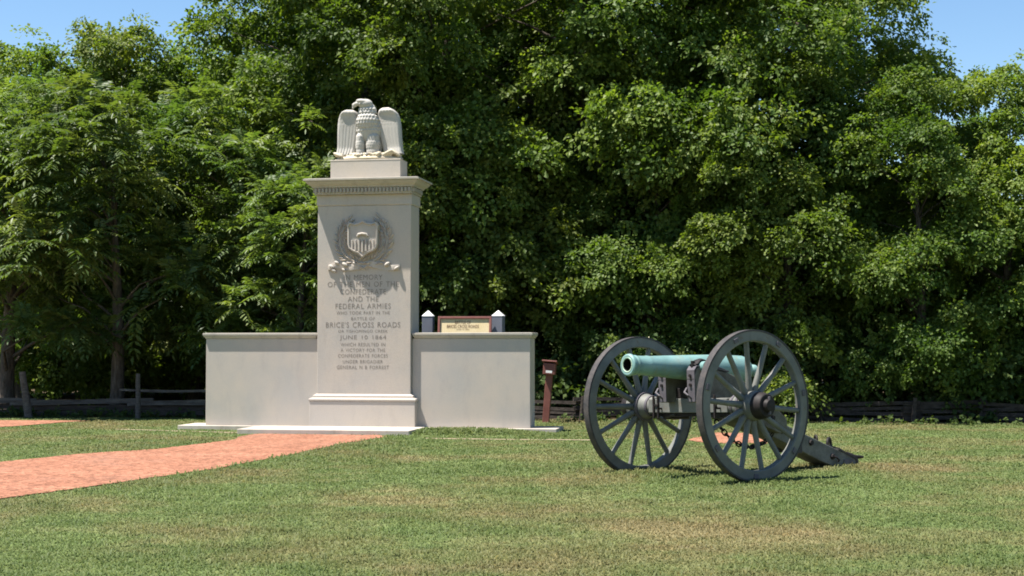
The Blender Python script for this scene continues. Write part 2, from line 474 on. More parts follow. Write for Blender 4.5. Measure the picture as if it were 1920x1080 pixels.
cor = MB().rect_profile(-PX, PX, CF, PY1, [(0.016, 3.602), (0.03, 3.603), (0.034, 3.700), (0.062, 3.704), (0.066, 3.722), (0.088, 3.738), (0.118, 3.758), (0.138, 3.786),
    (0.142, 3.790), (0.142, 3.800), (0.170, 3.806), (0.170, 3.832), (0.12, 3.842), (-0.02, 3.850)]).build('cornice', tr, mon, smooth=25)
dm = MB().box((-0.016, -0.030, 0), (0.016, 0, 0.062)).mesh('dentil')
nd = 27
for k in range(nd):
    x = -PX + 0.0 + (2*PX) * k / (nd - 1)
    link_mesh('dentil', dm, tr, cor, (x, CF - 0.031, 3.630))
for k in range(9):
    y = CF + (PY1 - CF) * (k + 0.4) / 9
    link_mesh('dentil', dm, tr, cor, (PX + 0.031, y, 3.630), (0, 0, R(90)))
    link_mesh('dentil', dm, tr, cor, (-PX - 0.031, y, 3.630), (0, 0, R(-90)))
MB().rect_profile(-0.553, 0.553, -0.02, 0.40, [(0, 3.845), (0, 4.128), (0.004, 4.132), (0.004, 4.143), (-0.006, 4.147)]).build('statue_pedestal', M['base_stone'], mon, bevel=0.005)

# carved shield, wreath and ribbon
def shield_outline(s=1.0, cz=2.93):
    pts = []
    top = [(-0.250, 0.20), (-0.215, 0.245), (-0.14, 0.222), (-0.07, 0.235), (0, 0.275), (0.07, 0.235), (0.14, 0.222), (0.215, 0.245), (0.250, 0.20)]
    right = [(0.238, 0.12), (0.238, 0.0), (0.236, -0.10), (0.215, -0.165), (0.16, -0.205), (0.06, -0.245), (0.0, -0.305)]
    left = [(-x, z) for x, z in reversed(right[:-1])]
    return [(x * s, cz + z * s) for x, z in top + right + left]
o_, i_ = shield_outline(1.0), shield_outline(0.86)
yf = PY0
n = len(o_)
vs = [(x, yf + 0.02, z) for x, z in o_] + [(x, yf - 0.10, z) for x, z in shield_outline(0.985)] + [(x, yf - 0.105, z) for x, z in shield_outline(0.9)] + [(x, yf - 0.078, z) for x, z in i_]
fs = []
for l in range(3):
    for k in range(n):
        k2 = (k + 1) % n
        fs.append((l*n+k, (l+1)*n+k, (l+1)*n+k2, l*n+k2))
fs.append(tuple(range(3*n, 4*n)))
sh = MB().add(vs, fs).build('shield', st, mon)
for k in range(7):
    x = -0.165 + 0.055 * k
    zb = 2.93 - 0.16 - 0.06 * (1 - abs(x) / 0.2)
    MB().prism([(x - 0.014, zb), (x + 0.014, zb), (x + 0.012, 3.0 - 0.1), (x - 0.012, 3.0 - 0.1)], yf - 0.072, yf - 0.094 - 0.012 * (1 - abs(x) / .2)).build('shield_stripe', st, sh, bevel=0.004)
MB().tube([(-0.075, yf - 0.09, 2.955), (-0.06, yf - 0.105, 2.985), (0, yf - 0.11, 2.995), (0.06, yf - 0.105, 2.985), (0.075, yf - 0.09, 2.955)], 0.02, 8).build('shield_emblem', st, sh, smooth=60)

def wreath():
    rng = random.Random(11); vs, fs = [], []
    def leaf(cx, cz, ang, L, W, h):
        b = len(vs); ca, sa = math.cos(ang), math.sin(ang)
        def P(u, v, y): vs.append((cx + ca*u - sa*v, yf + 0.004 - y, cz + sa*u + ca*v))
        P(-L/2, 0, 0.012); P(0, W/2, 0.0); P(L/2, 0, h*0.8); P(0, -W/2, 0.0); P(-L*0.1, 0, h); P(L*.25, W*.34, h*.35); P(L*.25, -W*.34, h*.35)
        fs.extend([(b, b+4, b+1), (b+1, b+4, b+5), (b+5, b+4, b+2), (b+2, b+4, b+6), (b+6, b+4, b+3), (b+3, b+4, b)])
    for sx in (-1, 1):
        for i in range(26):
            t_ = i / 25
            a = R(-98 + t_ * 158)                      # from the foot round the side towards the top
            for k in range(3):
                r = 0.345 + (k - 1) * 0.062 + rng.uniform(-.012, .012)
                aa = a + rng.uniform(-.05, .05)
                x, z = sx * math.cos(aa) * r * 1.06, 2.90 + math.sin(aa) * r * 1.02
                tang = aa + math.pi/2 + (k - 1) * -0.6 + rng.uniform(-.25, .25)
                if sx < 0: tang = math.pi - tang
                leaf(x, z, tang, rng.uniform(.09, .13), rng.uniform(.04, .055), rng.uniform(.028, .05))
    m = MB(); m.add(vs, fs)
    return m.build('wreath', st, mon)
tag(wreath(), kind='stuff')

rb = MB(); vs, fs = [], []
N = 60
for i in range(N + 1):
    t_ = i / N; x = -0.565 + 1.13 * t_
    zc = 2.515 + 0.022 * math.sin(t_ * math.pi * 4 + 0.6) - 0.045 * abs(2*t_ - 1) ** 3
    d = 0.026 + 0.014 * math.sin(t_ * math.pi * 7)
    hh = 0.05 if 0.16 < t_ < 0.84 else 0.042
    for (dz, dy) in ((-hh, 0.0), (-hh, d*0.8), (0, d), (hh, d*0.8), (hh, 0.0)):
        vs.append((x, yf + 0.003 - dy, zc + dz))
for i in range(N):
    for k in range(4):
        fs.append((i*5+k, i*5+k+1, (i+1)*5+k+1, (i+1)*5+k))
rbo = rb.add(vs, fs).build('ribbon', st, mon, smooth=50)
for x, z, s in ((-0.50, 2.50, 1), (-0.42, 2.56, .9), (-0.29, 2.53, 1.1), (0.37, 2.53, 1.1), (0.52, 2.47, .9), (-0.14, 2.55, .7), (0.08, 2.55, .7), (-0.47, 2.44, .9), (-0.31, 2.45, .7)):
    k_ = MB(); bm = bmesh.new()
    bmesh.ops.create_uvsphere(bm, u_segments=10, v_segments=7, radius=0.035 * s)
    me = bpy.data.meshes.new('ribbon_knot'); bm.to_mesh(me); bm.free()
    ko = link_mesh('ribbon_knot', me, st, rbo, (x, yf - 0.03, z), (0, R(35 * (1 if x < 0 else -1)), 0), smooth=180)
    ko.scale = (1.35, 1.0, 0.75)

dg = bpy.context.evaluated_depsgraph_get
def text_mesh(body, width, height, thick=0.0015, bold=0.0, space=1.0, word=1.0):
    cu = bpy.data.curves.new('inscription', 'FONT'); cu.body = body
    cu.align_x = 'CENTER'; cu.align_y = 'CENTER'; cu.size = 1.0; cu.offset = bold; cu.resolution_u = 3
    cu.space_character = space; cu.space_word = word
    tmp = bpy.data.objects.new('inscription', cu); C.objects.link(tmp)
    bpy.context.view_layer.update()
    me = bpy.data.meshes.new_from_object(tmp.evaluated_get(dg()))
    bpy.data.objects.remove(tmp); bpy.data.curves.remove(cu)
    co = np.empty(len(me.vertices) * 3, np.float32); me.vertices.foreach_get('co', co); co = co.reshape(-1, 3)
    lo, hi = co.min(0), co.max(0); c = (lo + hi) / 2
    sx = width / (hi[0] - lo[0]); sz = height / (hi[1] - lo[1])
    out = np.stack([(co[:, 0] - c[0]) * sx, -np.full(len(co), thick), (co[:, 1] - c[1]) * sz], 1)
    me.vertices.foreach_set('co', out.astype(np.float32).ravel()); me.update()
    return me
LINES = [("IN MEMORY", .61, .078, 520), ("OF THE MEN OF THE", 1.12, .080, 533), ("CONFEDERATE", .72, .078, 547), ("AND THE", .48, .078, 560.5), ("FEDERAL ARMIES", .87, .080, 574),
         ("WHO TOOK PART IN THE", .84, .050, 586.5), ("BATTLE OF", .37, .046, 597.5), ("BRICE'S CROSS ROADS", 1.17, .084, 609), ("OR TISHOMINGO CREEK", .78, .044, 621),
         ("JUNE 10 1864", .73, .080, 633.5), ("WHICH RESULTED IN", .70, .052, 646), ("A VICTORY FOR THE", .70, .052, 656.5), ("CONFEDERATE FORCES", .78, .052, 667),
         ("UNDER BRIGADIER", .63, .052, 678), ("GENERAL N B FORREST", .82, .054, 688.5)]
for body, w_, h_, py in LINES:
    z = 1.28 + (650 - py) / 2758 * 22.4
    tag(link_mesh('lettering', text_mesh(body, w_, h_, 0.002, 0.0, 1.12, 1.3), M['letter'], mon, (-0.012, PY0, z)), kind='stuff')

# ------------------------------------------------------------------ eagle statue
eg = empty('eagle_statue', MON @ Vector((0.0, 0.19, 4.148)), MON.to_euler())
tag(eg, 'carved stone eagle with drooping spread wings on top of the monument', 'statue')
def blob(parts, name, voxel, mat, parent, feather=None, sm=2):
    bm = bmesh.new()
    for (c, r, rot) in parts:
        mm = Matrix.Translation(c) @ Euler(tuple(R(a) for a in rot)).to_matrix().to_4x4() @ Matrix.Diagonal((*r, 1))
        bmesh.ops.create_uvsphere(bm, u_segments=20, v_segments=14, radius=1.0, matrix=mm)
    me = bpy.data.meshes.new(name); bm.to_mesh(me); bm.free()
    tmp = bpy.data.objects.new(name, me); C.objects.link(tmp)
    md = tmp.modifiers.new('r', 'REMESH'); md.mode = 'VOXEL'; md.voxel_size = voxel
    md2 = tmp.modifiers.new('s', 'SMOOTH'); md2.factor = 0.5; md2.iterations = sm
    bpy.context.view_layer.update()
    out = bpy.data.meshes.new_from_object(tmp.evaluated_get(dg()))
    bpy.data.objects.remove(tmp)
    if feather:
        co = np.empty(len(out.vertices)*3, np.float32); out.vertices.foreach_get('co', co); co = co.reshape(-1, 3)
        no = np.empty(len(out.vertices)*3, np.float32); out.vertices.foreach_get('normal', no); no = no.reshape(-1, 3)
        co = co + no * feather(co)[:, None]
        out.vertices.foreach_set('co', co.astype(np.float32).ravel()); out.update()
    return link_mesh(name, out, mat, parent, smooth=180)
def scales(pz, px, amp, zr=None):
    def f(co):
        row = co[:, 2] / pz; ri = np.floor(row); fr = row - ri
        ph = co[:, 0] / px + 0.5 * (ri % 2)
        a = amp * (1 - fr) * np.abs(np.cos(np.pi * ph))
        if zr is not None:
            a = a * np.clip((co[:, 2] - zr[0]) / 0.04, 0, 1) * np.clip((zr[1] - co[:, 2]) / 0.03, 0, 1)
        return a
    return f
es = M['eagle_stone']
blob([((0.0, 0.02, 0.50), (0.20, 0.15, 0.25), (0, 0, 0)), ((-0.015, -0.045, 0.60), (0.175, 0.115, 0.16), (8, 0, 0)), ((-0.025, -0.02, 0.74), (0.140, 0.11, 0.15), (0, 0, 0)),
      ((-0.045, -0.04, 0.875), (0.112, 0.105, 0.082), (0, 0, 0)), ((-0.02, 0.0, 0.80), (0.122, 0.105, 0.11), (0, 0, 0)), ((-0.085, -0.07, 0.915), (0.105, 0.08, 0.040), (0, 8, 0)),
      ((-0.165, -0.08, 0.880), (0.068, 0.042, 0.036), (0, -8, 0)), ((-0.215, -0.08, 0.860), (0.038, 0.028, 0.038), (0, 25, 0)), ((-0.236, -0.08, 0.832), (0.014, 0.016, 0.034), (0, 12, 0)),
      ((0.02, 0.07, 0.28), (0.20, 0.10, 0.28), (0, 0, 0)), ((0.02, 0.10, 0.12), (0.18, 0.07, 0.14), (0, 0, 0))],
     'body', 0.0085, es, eg, scales(0.056, 0.046, 0.018, (0.40, 0.84)), 1)
# deep-set eyes under the brow
for sx in (-1, 1):
    bm = bmesh.new(); bmesh.ops.create_uvsphere(bm, u_segments=10, v_segments=8, radius=0.013)
    me = bpy.data.meshes.new('eye'); bm.to_mesh(me); bm.free()
    link_mesh('eye', me, es, eg, (-0.115, -0.08 + sx * 0.064 if sx > 0 else -0.146, 0.868), smooth=180)
for cx, w in ((-0.125, 0.074), (0.075, 0.112)):
    blob([((cx, -0.045, 0.35), (w*0.92, 0.085, 0.09), (-12, 0, 0)), ((cx, -0.05, 0.24), (w, 0.085, 0.17), (0, 0, 0)), ((cx + 0.005, -0.05, 0.12), (w*0.95, 0.082, 0.11), (0, 0, 0))],
         'leg', 0.012, es, eg, scales(0.045, 0.036, 0.006, (0.08, 0.42)))
    for k in range(3):
        xx = cx + (k - 1) * w * 0.62
        blob([((xx, -0.135, 0.085), (0.022, 0.05, 0.024), (-8, 0, (k-1)*14)), ((xx + (k-1)*0.008, -0.172, 0.075), (0.012, 0.024, 0.016), (-30, 0, 0))], 'talon', 0.008, es, eg)

def wing(sx):
    """one wing: outline rows (z, inner, outer), thick, with long flight feathers modelled as ridges"""
    if sx < 0: rows = [(0.10, 0.235, 0.530), (0.13, 0.22, 0.522), (0.22, 0.195, 0.512), (0.34, 0.175, 0.512), (0.46, 0.155, 0.512), (0.57, 0.14, 0.508), (0.66, 0.155, 0.495), (0.73, 0.19, 0.465), (0.775, 0.215, 0.425), (0.802, 0.262, 0.365)]
    else: rows = [(0.10, 0.25, 0.545), (0.13, 0.235, 0.535), (0.22, 0.205, 0.522), (0.34, 0.165, 0.512), (0.46, 0.125, 0.505), (0.57, 0.11, 0.495), (0.66, 0.115, 0.478), (0.735, 0.135, 0.445), (0.79, 0.160, 0.385), (0.822, 0.20, 0.315)]
    zs = np.array([r[0] for r in rows]); ins = np.array([r[1] for r in rows]); outs = np.array([r[2] for r in rows])
    nz, nu = 46, 40
    Z = np.linspace(zs[0], zs[-1], nz); I = np.interp(Z, zs, ins); O = np.interp(Z, zs, outs)
    u = np.linspace(0, 1, nu)
    X = I[:, None] + (O - I)[:, None] * u[None, :]
    ZZ = np.repeat(Z[:, None], nu, 1)
    edge = np.sqrt(np.clip(1 - (2*u - 1)**8, 0, 1))
    topr = np.sqrt(np.clip((zs[-1] - Z) / 0.05, 0, 1))[:, None]
    dep = 0.02 + 0.065 * edge[None, :] * (0.35 + 0.65*topr)
    dep = dep + 0.03 * np.exp(-((ZZ - 0.77) / 0.06)**2)                     # shoulder roll
    low = np.clip((0.60 - ZZ) / 0.12, 0, 1)
    fan = (u[None, :] * 7.0 + 0.0 * ZZ)
    dep = dep + (0.7 * low + 1.1 * np.clip((0.25 - ZZ) / 0.15, 0, 1)) * 0.006 * (1 - (fan % 1.0)) 
    row = ZZ / 0.055; ri = np.floor(row)
    dep = dep + (1 - low) * 0.004 * (1 - (row - ri)) * np.abs(np.cos(np.pi * (X / 0.05 + 0.5 * (ri % 2))))
    flare = 0.035 * np.clip((0.2 - ZZ) / 0.14, 0, 1)
    yb = 0.06 - 0.03 * (u[None, :] - .3) 
    Yf = yb - dep - flare; Yb = np.repeat(yb, nz, 0) + 0.03
    V = []
    for (Y) in (Yf, Yb): V.append(np.stack([sx * X, Y, ZZ], -1).reshape(-1, 3))
    V = np.concatenate(V); F = []
    o2 = nz * nu
    for r in range(nz - 1):
        for c in range(nu - 1):
            a = r*nu + c; F.append((a, a+1, a+nu+1, a+nu)); F.append((o2+a, o2+a+nu, o2+a+nu+1, o2+a+1))
    for r in range(nz - 1):
        for c in (0, nu - 1):
            a = r*nu + c; F.append((a, a+nu, o2+a+nu, o2+a))
    for c in range(nu - 1):
        for r in (0, nz - 1):
            a = r*nu + c; F.append((a, a+1, o2+a+1, o2+a))
    m = MB(); m.add([tuple(p) for p in V], F)
    w = m.build('wing', es, eg, smooth=40)
wing(-1); wing(1)
rk = []
rng = random.Random(5)
for k in range(38):
    x_ = rng.uniform(-0.47, 0.47); rk.append(((x_, rng.uniform(-0.17, 0.02), 0.045 + 0.04 * abs(x_) / .47 + rng.uniform(0, 0.025)), (rng.uniform(0.05, 0.11), rng.uniform(0.03, 0.055), rng.uniform(0.022, 0.036)), (0, rng.uniform(-35, 35), rng.uniform(-40, 40))))
rk.append(((0, -0.01, 0.02), (0.55, 0.205, 0.06), (0, 0, 0)))
blob(rk, 'rock_base', 0.010, M['stained_stone'], eg)

# ------------------------------------------------------------------ posts and sign behind the wall
def stone_post(loc, rz, label):
    r = empty('stone_post', loc, (0, 0, R(rz))); tag(r, label, 'post', 'stone posts behind the wall')
    MB().rect_profile(-0.093, 0.093, -0.093, 0.093, [(0, -0.05), (0, 1.80)]).build('post_shaft', M['post_stone'], r, bevel=0.006)
    MB().rect_profile(-0.093, 0.093, -0.093, 0.093, [(-0.004, 1.801), (0.004, 1.803), (0.004, 1.812), (-0.088, 1.905)]).build('post_cap', M['cap_stone'], r)
stone_post((-1.452, 25.5, 0), -6, 'grey stone post with pale pyramid cap beside the monument pillar')
stone_post((-0.235, 25.35, 0), -14, 'grey stone post with pale pyramid cap right of the yellow sign')
sg = empty('sign_board', (-0.832, 24.9, 0), (R(-11), 0, R(-4)))  # board leaned back so that it catches more sun
tag(sg, 'yellow sign board in a red-brown frame between two stone posts behind the wall', 'sign')
MB().box((-0.42, -0.015, 1.22), (0.42, 0.015, 1.785)).build('panel', M['yellow'], sg)
MB().box((-0.46, -0.04, 1.787), (0.46, 0.04, 1.826)).box((-0.46, -0.04, 1.16), (0.46, 0.04, 1.218)).box((-0.46, -0.04, 1.2185), (-0.4225, 0.04, 1.7865)).box((0.4225, -0.04, 1.2185), (0.46, 0.04, 1.7865)).build('frame', M['redbrown'], sg, bevel=0.004)
for x in (-0.40, 0.34): MB().box((x, 0.042, -0.05), (x + 0.07, 0.11, 1.7)).build('leg', M['redbrown'], sg)
for body, w_, h_, z in (("BATTLE OF", 0.27, 0.055, 1.725), ("BRICES CROSS ROADS", 0.55, 0.055, 1.655), ("JUNE 10 1864", 0.22, 0.03, 1.60)):
    tag(link_mesh('lettering', text_mesh(body, w_, h_, 0.003, 0.0), M['sign_text'], sg, (-0.03, -0.016, z)), kind='stuff')

# ------------------------------------------------------------------ register box on a leaning post
rg = empty('register_box', (0.565, 24.7, 0), (0, R(4.3), R(-8)))
tag(rg, 'small red-brown box on a leaning post by the right end of the monument wall', 'box')
MB().box((-0.055, -0.055, -0.05), (0.055, 0.055, 0.815)).build('post', M['redbrown'], rg, bevel=0.006)
MB().box((-0.10, -0.11, 0.817), (0.10, 0.09, 1.005)).build('box_body', M['redbrown'], rg, bevel=0.006)
MB().box((-0.125, -0.14, 0), (0.125, 0.12, 0.025), Matrix.Translation((0, 0, 1.012)) @ Matrix.Rotation(R(-9), 4, 'X')).build('lid', M['redbrown'], rg, bevel=0.005)
MB().box((-0.05, -0.114, 0.845), (0.055, -0.110, 0.885)).build('front_label', M['white'], rg)
MB().box((-0.075, -0.118, 0.83), (0.075, -0.1105, 0.842)).build('front_ledge', M['redbrown'], rg)

# ------------------------------------------------------------------ cannon
cn = empty('cannon', (1.8275, 14.645, -0.03), (R(2.1), 0, math.atan2(-0.602, -0.799)))
tag(cn, 'field cannon with green bronze barrel on a grey wooden two-wheeled carriage', 'cannon')
P, IR = M['paint'], M['iron']
AZ = 0.72
def wheel(side):
    """side +1: the wheel towards the camera; hub axis along Y, outside = side"""
    s = side
    w = MB()
    def ring(prof, n=72):
        vs, fs = [], []
        m = len(prof)
        for k in range(n):
            a = 2*math.pi*k/n
            for (r, y) in prof: vs.append((r*math.cos(a), s*y, r*math.sin(a)))
        for k in range(n):
            k2 = (k+1) % n
            for i in range(m):
                i2 = (i+1) % m
                fs.append((k*m+i, k2*m+i, k2*m+i2, k*m+i2))
        return MB().add(vs, fs)
    wh = ring([(0.708, 0.002), (0.708, 0.072), (0.622, 0.078), (0.612, 0.070), (0.612, 0.006), (0.622, -0.002)]).build('wheel', P, cn, smooth=28, loc=(0, s*0.775, AZ))
    ring([(0.7085, -0.003), (0.724, -0.001), (0.7255, 0.037), (0.724, 0.075), (0.7085, 0.077)]).build('tyre', M['rust'], wh, smooth=35)
    for k in range(14):                                         # felloe joints: iron dowel plates
        if k % 2 == 0:
            a = 2*math.pi*(k+0.5)/14 + 0.06
            MB().box((-0.022, -0.006, -0.03), (0.022, 0.006, 0.03), Matrix.Rotation(-a, 4, 'Y') @ Matrix.Translation((0.665, s*0.079, 0))).build('felloe_bolt', M['plate'], wh, bevel=0.004)
    sp = MB().tube([(0.10, -s*0.006, 0), (0.17, 0.0, 0), (0.22, s*0.004, 0), (0.45, s*0.025, 0), (0.60, s*0.036, 0), (0.635, s*0.038, 0)], [0.036, 0.034, 0.030, 0.0255, 0.0255, 0.024], 10, sq=1.0)
    sm_ = sp.mesh('spoke'); sm_.polygons.foreach_set('use_smooth', np.ones(len(sm_.polygons), dtype=bool))
    for k in range(14):
        a = 2*math.pi*k/14 + (0.10 if s > 0 else 0.02)
        link_mesh('spoke', sm_, P, wh, (0, 0, 0), (0, -a, 0))
    RY = Matrix.Rotation(R(90 * s), 4, 'Z')                      # lathe X -> +-Y outward
    MB().lathe([(-0.225, 0.0), (-0.225, 0.085), (-0.215, 0.096), (-0.13, 0.112), (-0.085, 0.128), (-0.055, 0.140), (0.055, 0.142), (0.075, 0.136), (0.11, 0.128)], 28, RY).build('hub', P, wh, smooth=35)
    MB().lathe([(0.1095, 0.132), (0.118, 0.134), (0.16, 0.124), (0.205, 0.112), (0.212, 0.104), (0.212, 0.066), (0.235, 0.062), (0.252, 0.052), (0.256, 0.0)], 28, RY).build('hub_cap', IR, wh, smooth=35)
    for (x, r0) in ((-0.17, 0.106), (-0.062, 0.142)):
        MB().lathe([(x-0.016, r0-0.006), (x-0.014, r0+0.006), (x+0.014, r0+0.008), (x+0.016, r0-0.004)], 28, RY).build('hub_band', M['plate'], wh, smooth=35)
    MB().box((-0.008, -0.012 + s*0.238, -0.085), (0.008, 0.012 + s*0.238, 0.085)).build('linchpin', M['plate'], wh, bevel=0.003)
wheel(1); wheel(-1)

# barrel (local X forward): slight elevation
BA = math.atan2(1.137 - 1.072, 1.58)
TX = 0.10
bz = 1.104 + 0.0
prof = [(0.770, 0.0), (0.770, 0.058)]
outer = [(0.770, 0.060), (0.772, 0.094), (0.764, 0.106), (0.744, 0.109), (0.726, 0.103), (0.714, 0.094), (0.700, 0.094), (0.694, 0.098), (0.680, 0.098), (0.672, 0.093), (0.645, 0.0925),
         (0.55, 0.0945), (0.53, 0.0985), (0.515, 0.0985), (0.50, 0.095), (0.30, 0.107), (0.10, 0.118), (0.0, 0.124), (-0.30, 0.139), (-0.70, 0.146), (-0.76, 0.146), (-0.79, 0.138), (-0.83, 0.115), (-0.865, 0.075), (-0.88, 0.046),
         (-0.90, 0.040), (-0.915, 0.048), (-0.94, 0.062), (-0.97, 0.060), (-0.992, 0.042), (-1.0, 0.0)]
bm_ = MB().lathe(outer, 40)
br = bm_.build('barrel', M['bronze'], cn, smooth=35, loc=(TX, 0, bz), rot=(0, -BA, 0))
MB().lathe([(0.7701, 0.061), (0.60, 0.0585), (0.25, 0.0585), (0.25, 0.0)], 28).build('bore', M['darkhole'], br, smooth=40)
MB().lathe([(0.7705, 0.0605), (0.7745, 0.064), (0.7745, 0.072), (0.7715, 0.074)], 32).build('muzzle_ring', M['bronze_pale'], br, smooth=50)
for s in (-1, 1):
    MB().lathe([(0.10, 0.055), (0.30, 0.055), (0.30, 0.0)], 20, Matrix.Rotation(R(90*s), 4, 'Z')).build('trunnion', M['bronze'], br, smooth=40)

# cheeks with trunnion plates, cap squares, bolts
cheek = [(0.22, 0.76), (0.225, 1.02), (0.20, 1.085), (0.165, 1.10), (0.045, 1.10), (-0.02, 1.085), (-0.22, 1.045), (-0.42, 0.975), (-0.98, 0.625), (-1.06, 0.56), (-1.06, 0.44), (-0.95, 0.42), (-0.45, 0.60), (-0.13, 0.70), (-0.10, 0.80), (0.09, 0.80), (0.11, 0.76)]
for s in (-1, 1):
    y0, y1 = (0.155, 0.255) if s > 0 else (-0.255, -0.155)
    ck = MB().prism(cheek, y0, y1).build('cheek', M['paint_dark'], cn, bevel=0.008)
    MB().prism([(0.235, 0.985), (0.235, 1.075), (0.20, 1.118), (-0.06, 1.118), (-0.24, 1.062), (-0.24, 1.046), (-0.02, 1.088), (0.045, 1.103), (0.20, 1.103), (0.226, 1.06), (0.226, 0.985)], y0 - 0.004, y1 + 0.004).build('trunnion_plate', M['plate'], ck, bevel=0.003)
    MB().tube([(TX - 0.11, (y0+y1)/2, 1.122), (TX - 0.065, (y0+y1)/2, 1.14), (TX - 0.04, (y0+y1)/2, 1.165), (TX, (y0+y1)/2, 1.175), (TX + 0.04, (y0+y1)/2, 1.165), (TX + 0.065, (y0+y1)/2, 1.14), (TX + 0.11, (y0+y1)/2, 1.122)], 0.014, 8, sq=3.0).build('cap_square', IR, ck, smooth=40)
    MB().tube([(TX + 0.10, (y0+y1)/2, 1.10), (TX + 0.10, (y0+y1)/2, 1.165)], 0.02, 8).build('cap_bolt', IR, ck, smooth=40)
    MB().tube([(TX - 0.10, (y0+y1)/2, 1.10), (TX - 0.10, (y0+y1)/2, 1.165)], 0.02, 8).build('cap_bolt', IR, ck, smooth=40)
    for (bx, bzz) in ((0.10, 0.99), (0.10, 0.90), (-0.22, 0.92), (-0.55, 0.76), (-0.85, 0.58)):
        MB().tube([(bx, y1 - 0.002 if s > 0 else y0 + 0.002, bzz), (bx, (y1 + 0.018) if s > 0 else (y0 - 0.018), bzz)], [0.028, 0.022], 8).build('cheek_bolt', IR, ck, smooth=40)
    MB().box((0.2245, y0 - 0.003, 0.765), (0.234, y1 + 0.003, 0.982)).build('front_plate', M['plate'], ck, bevel=0.003)
    for bzz in (0.93, 1.02):
        MB().tube([(0.230, (y0+y1)/2, bzz), (0.250, (y0+y1)/2, bzz)], 0.016, 8).build('front_bolt', IR, ck, smooth=40)
    MB().tube([(0.235, (y0+y1)/2 - 0.055*1, 0.90), (0.275, (y0+y1)/2 - 0.05, 0.86), (0.275, (y0+y1)/2, 0.83), (0.235, (y0+y1)/2, 0.80)], 0.011, 8).build('cheek_hook', M['plate'], ck, smooth=60)
# axle
ax = MB().box((-0.105, -0.56, 0.655), (0.105, 0.56, 0.797)).build('axle', P, cn, bevel=0.008)
MB().box((-0.06, -0.60, 0.618), (0.06, 0.60, 0.653)).build('axle_bar', IR, ax, bevel=0.006)
for y in (-0.47, -0.405, 0.40): MB().box((0.1055, y - 0.011, 0.60), (0.122, y + 0.011, 0.83)).build('axle_strap', IR, ax, bevel=0.003)
MB().box((0.106, -0.458, 0.725), (0.118, -0.417, 0.742)).build('axle_strap', IR, ax)
for y in (-0.36, 0.47):
    MB().tube([(0.106, y, 0.70), (0.15, y, 0.70), (0.165, y, 0.725), (0.155, y, 0.75)], 0.010, 8).build('implement_hook', IR, ax, smooth=60)
for s in (-1, 1):
    MB().tube([(0.08, s*0.20, 0.64), (0.02, s*0.42, 0.60), (-0.12, s*0.20, 0.60)], 0.014, 8).build('brace', M['rust'], cn, smooth=60)
# bolster under the barrel, between the cheeks; the shade there is put into its black colour
MB().box((-0.08, -0.153, 0.80), (0.10, 0.153, 0.90)).build('bolster', M['iron'], cn, bevel=0.008)
# stock and trail
def stock_z(x): return 0.47 - (x + 1.0) * -0.365
stock = [(0.0, 0.80), (-0.35, 0.80), (-1.0, 0.565), (-1.75, 0.290), (-2.10, 0.165), (-2.26, 0.10), (-2.28, 0.03), (-2.18, -0.02), (-2.02, -0.005), (-1.7, 0.10), (-1.0, 0.375), (-0.35, 0.60), (0.0, 0.655)]
sk = MB().prism(stock, -0.125, 0.125).build('stock', M['stock_paint'], cn, bevel=0.01)
MB().prism([(-1.98, 0.222), (-2.10, 0.178), (-2.285, 0.105), (-2.295, 0.02), (-2.18, -0.035), (-2.04, -0.03), (-2.04, -0.012), (-2.17, -0.024), (-2.272, 0.03), (-2.255, 0.095), (-2.1, 0.158), (-1.98, 0.202)], -0.134, 0.134).build('trail_plate', M['rust'], sk)
for s in (-1, 1):
    MB().box((-2.2, 0.1255 if s > 0 else -0.135, 0.03), (-2.06, 0.135 if s > 0 else -0.1255, 0.10)).build('trail_strap', M['plate'], sk)
    for (bx, bz_) in ((-1.12, 0.44), (-1.55, 0.30), (-1.88, 0.14)):
        MB().tube([(bx, s*0.124, bz_), (bx, s*0.148, bz_)], [0.034, 0.026], 8).build('stock_bolt', IR, sk, smooth=40)
    MB().tube([(-1.86, s*0.126, 0.155), (-1.90, s*0.17, 0.13), (-1.94, s*0.17, 0.10), (-1.94, s*0.15, 0.085)], 0.010, 8).build('stock_hook', IR, sk, smooth=60)
    MB().box((-1.40, 0.126 if s > 0 else -0.140, 0.20), (-1.30, 0.140 if s > 0 else -0.126, 0.40), Matrix.Identity(4)).build('stock_band', M['rust'], sk)
# pointing rings and lunette
def torus(R_, r_, name, parent, mat, M_):
    n, m = 22, 8; vs, fs = [], []
    for i in range(n):
        a = 2*math.pi*i/n
        for k in range(m):
            b = 2*math.pi*k/m
            vs.append(((R_ + r_*math.cos(b))*math.cos(a), r_*math.sin(b), (R_ + r_*math.cos(b))*math.sin(a)))
    for i in range(n):
        for k in range(m):
            fs.append((i*m+k, ((i+1)%n)*m+k, ((i+1)%n)*m+(k+1)%m, i*m+(k+1)%m))
    return MB().add(vs, fs, M_).build(name, mat, parent, smooth=180)
torus(0.062, 0.017, 'pointing_ring', sk, IR, Matrix.Translation((-1.98, 0, 0.265)) @ Matrix.Rotation(R(25), 4, 'Z'))
torus(0.04, 0.012, 'pointing_ring', sk, IR, Matrix.Translation((-1.74, 0.03, 0.325)) @ Matrix.Rotation(R(60), 4, 'Z'))
MB().tube([(-1.90, 0.0, 0.26), (-2.15, 0.0, 0.20), (-2.28, 0.0, 0.135)], 0.016, 8).build('trail_rod', IR, sk, smooth=60)
torus(0.05, 0.018, 'lunette', sk, IR, Matrix.Translation((-2.34, 0, 0.085)) @ Matrix.Rotation(R(90), 4, 'X'))
MB().tube([(-2.20, 0.05, 0.15), (-2.30, 0.07, 0.115), (-2.42, 0.09, 0.11)], [0.03, 0.026, 0.014], 8).build('trail_hook', IR, sk, smooth=60)
